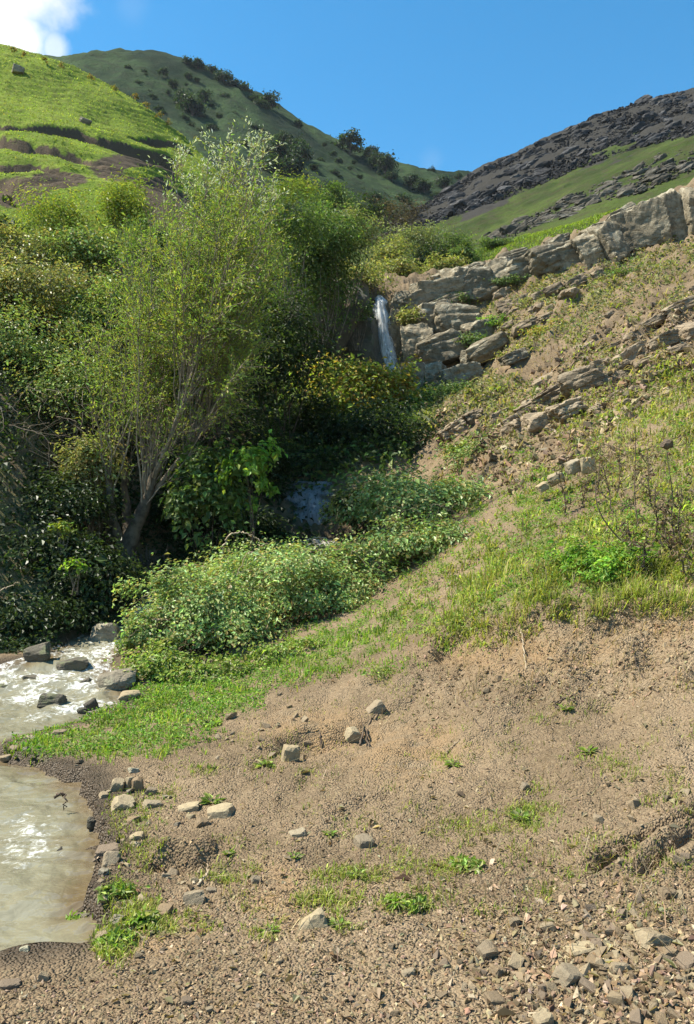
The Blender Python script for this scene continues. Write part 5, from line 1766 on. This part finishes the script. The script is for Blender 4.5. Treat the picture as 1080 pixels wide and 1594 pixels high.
grass('dry_grass', 'scattered straw lying on the bare slope', 2600, (330, 960, 1140, 1500), GP_DRY, .04, .12, .004, 8, mask=False, leanm=2.0)
grass('grass', 'fringe of grass hanging over the eroded bank rim', 13000, (690, 880, 1450, 985), GP_MIX, .08, .2, .007, 9, thr=.2, leanm=1.1)

# pasture turf
r = np.random.default_rng(90)
n = 50000
X, Y = r.uniform(-24, -6, n), r.uniform(29, 57, n)
Zb = T_LEFT(X, Y)
Z, soil = det_left(X, Y, Zb)
U, Vp = proj(X, Y, Z)
m = (soil < .3) & (U > -30) & (U < 420) & (Y > 30)
X, Y, Z = X[m], Y[m], Z[m]
n = len(X)
Vv, F, c = blades(np.stack([X, Y, Z - .02], 1), r.uniform(.04, .11, n), r.uniform(.025, .05, n), r.uniform(.2, 1.4, n), pick([(.19, .27, .04), (.23, .31, .05), (.15, .21, .035), (.28, .30, .07)], n, r, .25) * np.clip(1 + .4 * fbm2(X * .5, Y * .5, 3, 33), .5, 1.4)[:, None], r)
obj('pasture_grass', mesh_np('pasture_grass', Vv, F, M_GRASS, False, cols=c), kind='stuff', label='short turf on the bright pasture hill', cat='grass')

r = np.random.default_rng(91)
n = 13000
X, Y = r.uniform(1, 14, n), r.uniform(32.3, 46, n)
Zr, _ = det_right(X, Y, T_RIGHT(X, Y))
Vv, F, c = blades(np.stack([X, Y, Zr - .02], 1), r.uniform(.08, .22, n), r.uniform(.03, .05, n), r.uniform(.3, 1.2, n), pick([(.20, .29, .045), (.24, .33, .05), (.17, .22, .045)], n, r, .2), r)
obj('ledge_grass', mesh_np('ledge_grass', Vv, F, M_GRASS, False, cols=c), kind='stuff', label='bright grass strip just behind the long ledge', cat='grass')

# leafy ground cover on the shaded banks
def cover(name, label, n, xr, yr, cond, L, pal, seed, hmax=.3, mat=None):
    r = np.random.default_rng(seed)
    x, y = r.uniform(*xr, n), r.uniform(*yr, n)
    m = cond(x, y) & ~in_poly(x, y, SHORE)
    x, y = x[m], y[m]
    n = len(x)
    z = GL(x, y) + hmax * r.random(n) ** 1.6 * np.clip(.7 + fbm2(x * .9, y * .9, 2, seed), .1, 1.6)
    nor = unit(r.normal(size=(n, 3)) * .6 + np.array([.1, -.3, .8]))
    ax = unit(np.cross(nor, r.normal(size=(n, 3))))
    ll = L * np.exp(r.normal(0, .25, n)) * np.clip(y / 14, .7, 2)
    Vv, F = leaves(np.stack([x, y, z], 1), ax, nor, ll, ll * .65)
    return obj(name, mesh_np(name, Vv, F, mat or M_LEAF, False, cols=np.repeat(pick(PAL[pal], n, r), 4, 0)), kind='stuff', label=label, cat='plants')


cover('upper_scrub', 'low grey-green scrub and dry herbs over the slope below the long ledge', 46000, (2.0, 15), (12, 31), lambda x, y: grass_mask(*proj(x, y, GL(x, y))) > .12 + .35 * np.random.default_rng(9).random(len(x)), .055, 'scrub', 9, .22)
cover('ground_ivy', 'dark ivy covering the shaded bank behind the rapids', 26000, (-9, -1.5), (9.6, 16), lambda x, y: (x < -2.6) | (y > 13.5), .085, 'dark', 1)
cover('bank_undergrowth', 'mixed undergrowth covering the left bank', 26000, (-13, -.5), (14, 31), lambda x, y: x < .2, .12, 'dark', 2, .5)  # darker leaf palette paints in deeper shade under the bushes
cover('gully_undergrowth', 'undergrowth covering the gully floor above the lower waterfall', 12000, (-2, 3.2), (16.5, 27.5), lambda x, y: x < 1.2 + (y - 16) * .15, .11, 'midgreen', 3, .4)
cover('clover', 'broad-leaved clover and weeds in the bright grass tongue', 15000, (-3.6, -.6), (5.8, 9.2), lambda x, y: grass_mask(*proj(x, y, GL(x, y))) > .35, .035, 'bright', 4, .06)
cover('slope_weeds', 'low broad-leaved weeds on the grassy rim of the bank', 9000, (1.0, 6.5), (6.0, 12), lambda x, y: grass_mask(*proj(x, y, GL(x, y))) > .75, .06, 'bright', 5, .12)
cover('turf_weeds', 'matted low weeds and turf over the sunny right slope', 85000, (.6, 10.5), (6.3, 17), lambda x, y: grass_mask(*proj(x, y, GL(x, y))) > .25 + .4 * np.random.default_rng(5).random(len(x)), .038, 'turf', 7, .07)
cover('bank_top_weeds', 'matted low weeds along the foot of the bramble mound', 24000, (-2.6, 3.0), (7.0, 13.0), lambda x, y: grass_mask(*proj(x, y, GL(x, y))) > .22 + .35 * np.random.default_rng(6).random(len(x)), .04, 'bright', 8, .07)
cover('shore_weeds', 'small green weeds along the muddy pool shore', 2200, (-1.7, -.7), (3.0, 5.4), lambda x, y: grass_mask(*proj(x, y, GL(x, y))) > .3, .022, 'turf', 6, .04)

# leaf litter and twig scraps on the soil
r = np.random.default_rng(66)
n = 2600
lt = ground_pts(r.uniform(170, 1250, n), 1030 + 560 * r.random(n))
lt = lt[~in_poly(lt[:, 0], lt[:, 1], SHORE)]
n = len(lt)
ax = unit(np.stack([r.normal(size=n), r.normal(size=n), r.normal(0, .15, n)], 1))
ll = np.exp(r.normal(-3.7, .45, n))
Vv, F = leaves(lt + np.array([0, 0, .008]), ax, unit(r.normal(0, .3, (n, 3)) + np.array([0, 0, 1.0])), ll, ll * r.choice([.12, .5], n), .3)
obj('leaf_litter', mesh_np('leaf_litter', Vv, F, M_GRASS, False, cols=np.repeat(pick([(.20, .14, .08), (.30, .24, .15), (.11, .08, .05), (.36, .31, .21)], n, r), 4, 0)), kind='stuff', label='dead leaves and straw scraps scattered on the soil', cat='litter')

# ------------------------------------------------------------------ single plants, stalks, canes
def rosette(px, py, wpx, label, pal, seed, nl=16, tall=.6, group=None):
    p = hit(px, py)
    r = np.random.default_rng(seed)
    s = p[1] / FPX
    R = wpx * s * .5
    nl = int(nl * 2.2)
    a = r.uniform(0, 2 * np.pi, nl)
    el = r.uniform(.15, 1.1, nl) * tall
    ax = np.stack([np.cos(a) * np.cos(el), np.sin(a) * np.cos(el), np.sin(el)], 1)
    start = ax * R * r.uniform(.0, .45, (nl, 1))
    nor = unit(np.array([0, 0, 1.0]) + r.normal(0, .35, (nl, 3)))
    ll = R * r.uniform(.5, .95, nl)
    Vv, F = leaves(start, ax, nor, ll, ll * .42, .2)
    st = [(np.stack([np.zeros(3), ax[i] * R * .6]), np.array([.003, .002])) for i in range(0, nl, 2)]
    tv, tf = tubes(st, 3)
    t = thing('weed', p, label, 'plant', group)
    obj('leaves', mesh_np('leaves', Vv, F, M_LEAF, False, cols=np.repeat(pick(PAL[pal], nl, r), 4, 0)), t)
    obj('stem', mesh_np('stem', tv, tf, M_TWIG, True), t)


for i, (px, py, w, lab) in enumerate((
        (705, 1192, 34, 'small leafy weed alone on the middle of the bare slope'), (916, 1172, 34, 'spiky green weed at the foot of the eroded bank'), (882, 1105, 26, 'small weed under the curled dead root on the bank'),
        (330, 1250, 40, 'bright broad-leaved weed behind the long tan stone'), (730, 1352, 44, 'pale broad-leaved weed above the gravel on the bare slope'), (632, 1412, 60, 'wide pale weed with floppy leaves near the gravel'),
        (528, 1442, 34, 'green weed right of the flat triangular slab'), (418, 1452, 34, 'green weed left of the flat triangular slab'), (355, 1330, 24, 'tiny weed right of the earth hole'), (460, 1335, 26, 'tiny green tuft below the thin pale flake'),
        (512, 1300, 26, 'grey-green seedling near the rounded grey-white stone'), (555, 1365, 36, 'flat weed in the sparse grass patch'), (410, 1192, 34, 'green tuft at the foot of the upright pale stone'), (810, 1275, 36, 'weed in the grass patch above the ruts'),
        (805, 640, 30, 'green clump on the scree by the boulder pair'), (600, 1050, 70, 'greyish green weed patch under the bramble shoulder'), (330, 1130, 40, 'leafy weed at the end of the grass tongue'), (245, 1105, 50, 'broad-leaved clump in the grass tongue'),
        (180, 1395, 50, 'water weed clump at the pool edge'), (225, 1440, 50, 'bright weed clump on the muddy shore'), (130, 1440, 44, 'weed trailing into the shallow water'), (180, 1470, 46, 'pale weed clump on the lower shore'))):
    if w >= 44:
        q = hit(px, py)
        bush('weed', lab, px, py - 3, q[1], w * .5, w * .16, 220, .03, 'turf', 500 + i, cat='plant', nclump=26, nstem=8, stem_r=.002, ratio=.45)
    else:
        rosette(px, py, w, lab, 'turf', 500 + i)
for i, (px, py, w) in enumerate(((930, 890, 80), (960, 905, 70), (900, 880, 60), (985, 880, 60))):
    q = hit(px, py)
    bush('weed', 'lush fresh green clump growing on the rim of the eroded bank', px, py - 8, q[1], w * .6, 26, 900, .045, 'bright', 540 + i, group='fresh clumps on the bank rim', cat='plant', nclump=40, nstem=8, stem_r=.003, ratio=.4)


def stalk(px, py, hpx, lean, label, seed, head=False, side=6, group=None, mat=None, leafy=12):
    p = hit(px, py)
    r = np.random.default_rng(seed)
    h = hpx * p[1] / FPX
    t = np.linspace(0, 1, 9)[:, None]
    q = np.array([lean, r.normal(0, .05), 1.0]) * h * t + np.array([r.normal(0, .04), 0, 0]) * h * np.sin(t * 5)
    root = thing('dead_weed', p, label, 'plant', group)
    polys = [(q, np.linspace(.007, .003, 9))]
    lp, ld = [], []
    for j in range(side):
        f = r.uniform(.25, .95)
        b = q[int(f * 8)]
        e = b + np.array([r.normal(0, .22), r.normal(0, .15), r.uniform(.05, .28)]) * h
        bp = b + (e - b) * np.linspace(0, 1, 5)[:, None] + r.normal(0, .008, (5, 3))
        polys.append((bp, np.linspace(.004, .002, 5)))
        lp.append(e)
        ld.append(e - b)
    tv, tf = tubes(polys, 4)
    st = obj('stem', mesh_np('stem', tv, tf, mat or M_DARKTWIG, True), root)
    n = max(2, leafy)
    f = r.uniform(.05, 1, n)
    pos = q[(f * 8).astype(int)] + r.normal(0, .025, (n, 3))
    if lp:
        pos = np.concatenate([pos, np.repeat(np.array(lp), 4, 0) + r.normal(0, .012, (len(lp) * 4, 3))])
    m = len(pos)
    Vv, F = leaves(pos, unit(r.normal(size=(m, 3)) - np.array([0, 0, .5])), unit(r.normal(size=(m, 3))), r.uniform(.03, .07, m), r.uniform(.012, .03, m), .5)
    obj('dry_leaves', mesh_np('dry_leaves', Vv, F, M_GRASS, False, cols=np.repeat(pick([(.20, .15, .10), (.27, .21, .14), (.14, .10, .07)], m, r), 4, 0)), root)
    if head:
        D, FF = ICO[2]
        sp = D * (.055 + .012 * r.random((len(D), 1)) + .012 * (np.arange(len(D))[:, None] % 3 == 0)) * np.array([1, 1, .8])
        obj('seed_head', mesh_np('seed_head', sp + q[-1], FF, M_DARKTWIG, False), st)


stalk(1043, 815, 124, .0, 'dead thistle with a round dark seed head above the fresh grass', 1, True, 2, leafy=4)
stalk(995, 830, 165, -.06, 'tall ragged dead stalk left of the round-headed thistle', 2, False, 8, leafy=30)
stalk(970, 845, 150, -.42, 'dark dead stem leaning far over towards the pale slabs', 3, False, 3, leafy=6)
for i, (px, py, h, ln) in enumerate(((1015, 850, 90, .1), (1040, 870, 80, .15), (1062, 850, 90, -.1), (985, 880, 70, -.1), (1000, 900, 60, .1), (1030, 840, 70, .2), (1070, 900, 70, .0), (950, 800, 90, -.1), (930, 770, 80, .05), (905, 790, 60, .2), (880, 800, 70, -.1), (1050, 880, 60, -.3), (960, 770, 80, .1), (1015, 790, 90, -.1))):
    stalk(px, py, h, ln, 'tangled brown dead weed among the grass around the tall ragged stalk', 20 + i, False, 7, 'dead weeds on the bank rim', leafy=34)


def cane(ctrl, rad, name, label, cat, mat, group=None, sides=5, jit=.01, seed=0):
    """ctrl: list of (px, py, Y)"""
    r = np.random.default_rng(seed)
    c = np.array([P(*k) for k in ctrl])
    k = np.linspace(0, 1, len(c))
    n = 8 * (len(c) - 1) + 1
    t = np.linspace(0, 1, n)
    q = np.stack([np.interp(t, k, c[:, i]) for i in range(3)], 1)
    for _ in range(6):
        q[1:-1] = (q[:-2] + 2 * q[1:-1] + q[2:]) / 4
    q += r.normal(0, jit, q.shape)
    b = q[0].copy()
    tv, tf = tubes([(q - b, np.linspace(rad, rad * .35, n))], sides)
    return obj(name, mesh_np(name, tv, tf, mat, True), label=label, cat=cat, group=group, loc=tuple(b))


cane([(347, 888, 11.6), (347, 850, 11.6), (356, 832, 11.6), (374, 827, 11.6), (390, 832, 11.5), (403, 840, 11.5)], .018, 'dead_cane', 'pale hooked dead branch arching above the bramble mound', 'branch', M_DRY, seed=1)
cane([(368, 890, 11.7), (385, 866, 11.7), (410, 850, 11.7), (430, 842, 11.7)], .014, 'dead_cane', 'straight dead twig beside the hooked dead branch', 'branch', M_DRY, seed=2)
cane([(345, 894, 11.4), (322, 884, 11.4), (302, 879, 11.4)], .018, 'dead_cane', 'short pale dead stick pointing to the willow from the mound', 'branch', M_DRY, seed=3)
cane([(465, 850, 12.2), (480, 838, 12.2), (505, 836, 12.2), (528, 848, 12.1)], .014, 'dead_cane', 'thin arching cane in front of the lower waterfall', 'branch', M_DRY, seed=4)
cane([(238, 965, 9.2), (255, 962, 9.2), (272, 970, 9.2)], .012, 'dead_cane', 'bleached cane lying on the left face of the mound', 'branch', M_DRY, seed=5)
cane([(-10, 922, 9.8), (15, 914, 9.8), (30, 906, 9.8)], .010, 'dead_cane', 'bare sunlit twig sticking out of the dark ivy', 'branch', M_DRY, seed=6)
cane([(85, 1240, 5.0), (98, 1232, 5.0), (103, 1240, 4.95), (100, 1258, 4.9)], .010, 'driftwood', 'dark twig snagged in the pool', 'twig', M_DARKTWIG, seed=7)
rr = np.random.default_rng(8)
for i in range(44):
    x0, y0 = rr.uniform(-10, 130), rr.uniform(590, 740)
    Y0 = 12.9 + rr.normal(0, .25)
    cane([(x0, y0, Y0), (x0 + rr.normal(0, 26), y0 + rr.uniform(5, 40), Y0 - .15), (x0 + rr.normal(0, 50), y0 + rr.uniform(20, 90), Y0 - .2)], .007, 'bramble_cane', 'bare grey cane in the tangle hanging between the brambles and the willow', 'branch', M_TWIG, 'bare canes on the left bank', 3, .006, 100 + i)
for i in range(26):
    x0 = rr.uniform(250, 780)
    y0 = np.interp(x0, [250, 330, 450, 560, 640, 780], [930, 885, 862, 872, 800, 770]) + rr.uniform(0, 60)
    Y0 = np.interp(x0, [250, 450, 600, 780], [9.6, 10.4, 11.0, 12.0])
    sgn = rr.choice([-1, 1])
    cane([(x0, y0 + 20, Y0 + .1), (x0 + sgn * rr.uniform(8, 20), y0 - rr.uniform(8, 26), Y0), (x0 + sgn * rr.uniform(30, 60), y0 - rr.uniform(-12, 14), Y0 - .1)], .006, 'bramble_cane', 'stray arching cane rising out of the sunny brambles', 'branch', M_TWIG if i % 2 else M_DRY, 'stray canes over the brambles', 3, .006, 600 + i)
for i in range(34):
    x0, y0 = rr.uniform(205, 330), rr.uniform(930, 1050)
    Y0 = np.interp(y0, [930, 1050], [9.5, 8.95])
    cane([(x0 + 30, y0 - rr.uniform(8, 22), Y0 + .05), (x0 + 10, y0 - rr.uniform(5, 14), Y0 - .08), (x0 - 12, y0 + rr.uniform(8, 22), Y0 - .1)], .006, 'bramble_cane', 'thin straw-coloured cane trailing down the left face of the bramble mound', 'branch', M_DRY, 'trailing canes on the mound', 3, .006, 200 + i)
for i, (c, lab) in enumerate((
        ([(560, 1160), (566, 1135), (560, 1112)], 'dark exposed root in the small earth bank by the wedged stone'), ([(575, 1165), (570, 1140), (578, 1118), (590, 1105)], 'forked exposed root at the right end of the small earth bank'),
        ([(500, 1160), (497, 1135), (505, 1115)], 'thin root crossing the reddish face of the small bank'), ([(722, 1090), (735, 1115), (752, 1135)], 'dead twig lying down the middle of the eroded bank'),
        ([(870, 1105), (862, 1095), (880, 1085), (895, 1092)], 'curled dead root on the eroded bank face'), ([(985, 1000), (988, 1030), (1000, 1055), (1020, 1075)], 'long pale root hanging from the grassy rim'),
        ([(812, 980), (815, 1010), (818, 1040)], 'thin root hanging straight down from the bank rim'), ([(690, 1180), (700, 1165), (714, 1152)], 'dry stem lying on the bare slope below the bank'), ([(300, 1375), (310, 1355), (316, 1342)], 'dry twig standing by the earth hole'), ([(310, 1378), (322, 1360), (324, 1345)], 'second dry twig crossing beside the earth hole'))):
    ctrl = []
    for px, py in c:
        h = hit(px, py)
        ctrl.append((px, py, h[1] - .015))
    cane(ctrl, .009, 'exposed_root', lab, 'root', M_DARKTWIG if i < 6 else M_DRY, None, 4, .004, 300 + i)

# ------------------------------------------------------------------ thin valley haze
bm = bmesh.new()
bmesh.ops.create_cube(bm, size=1.0)
hm = bpy.data.meshes.new('haze')
bm.to_mesh(hm)
bm.free()
hz = NT('haze')
pv = hz.n.new('ShaderNodeVolumePrincipled')
pv.inputs['Color'].default_value = (0.78, 0.87, 1.0, 1)
pv.inputs['Density'].default_value = 0.00012
pv.inputs['Anisotropy'].default_value = 0.2
hz.l.new(pv.outputs[0], hz.out.inputs['Volume'])
hm.materials.append(hz.m)
obj('haze', hm, kind='stuff', label='thin blue air haze filling the valley', loc=(-20, 125, 62), scale=(290, 290, 130))
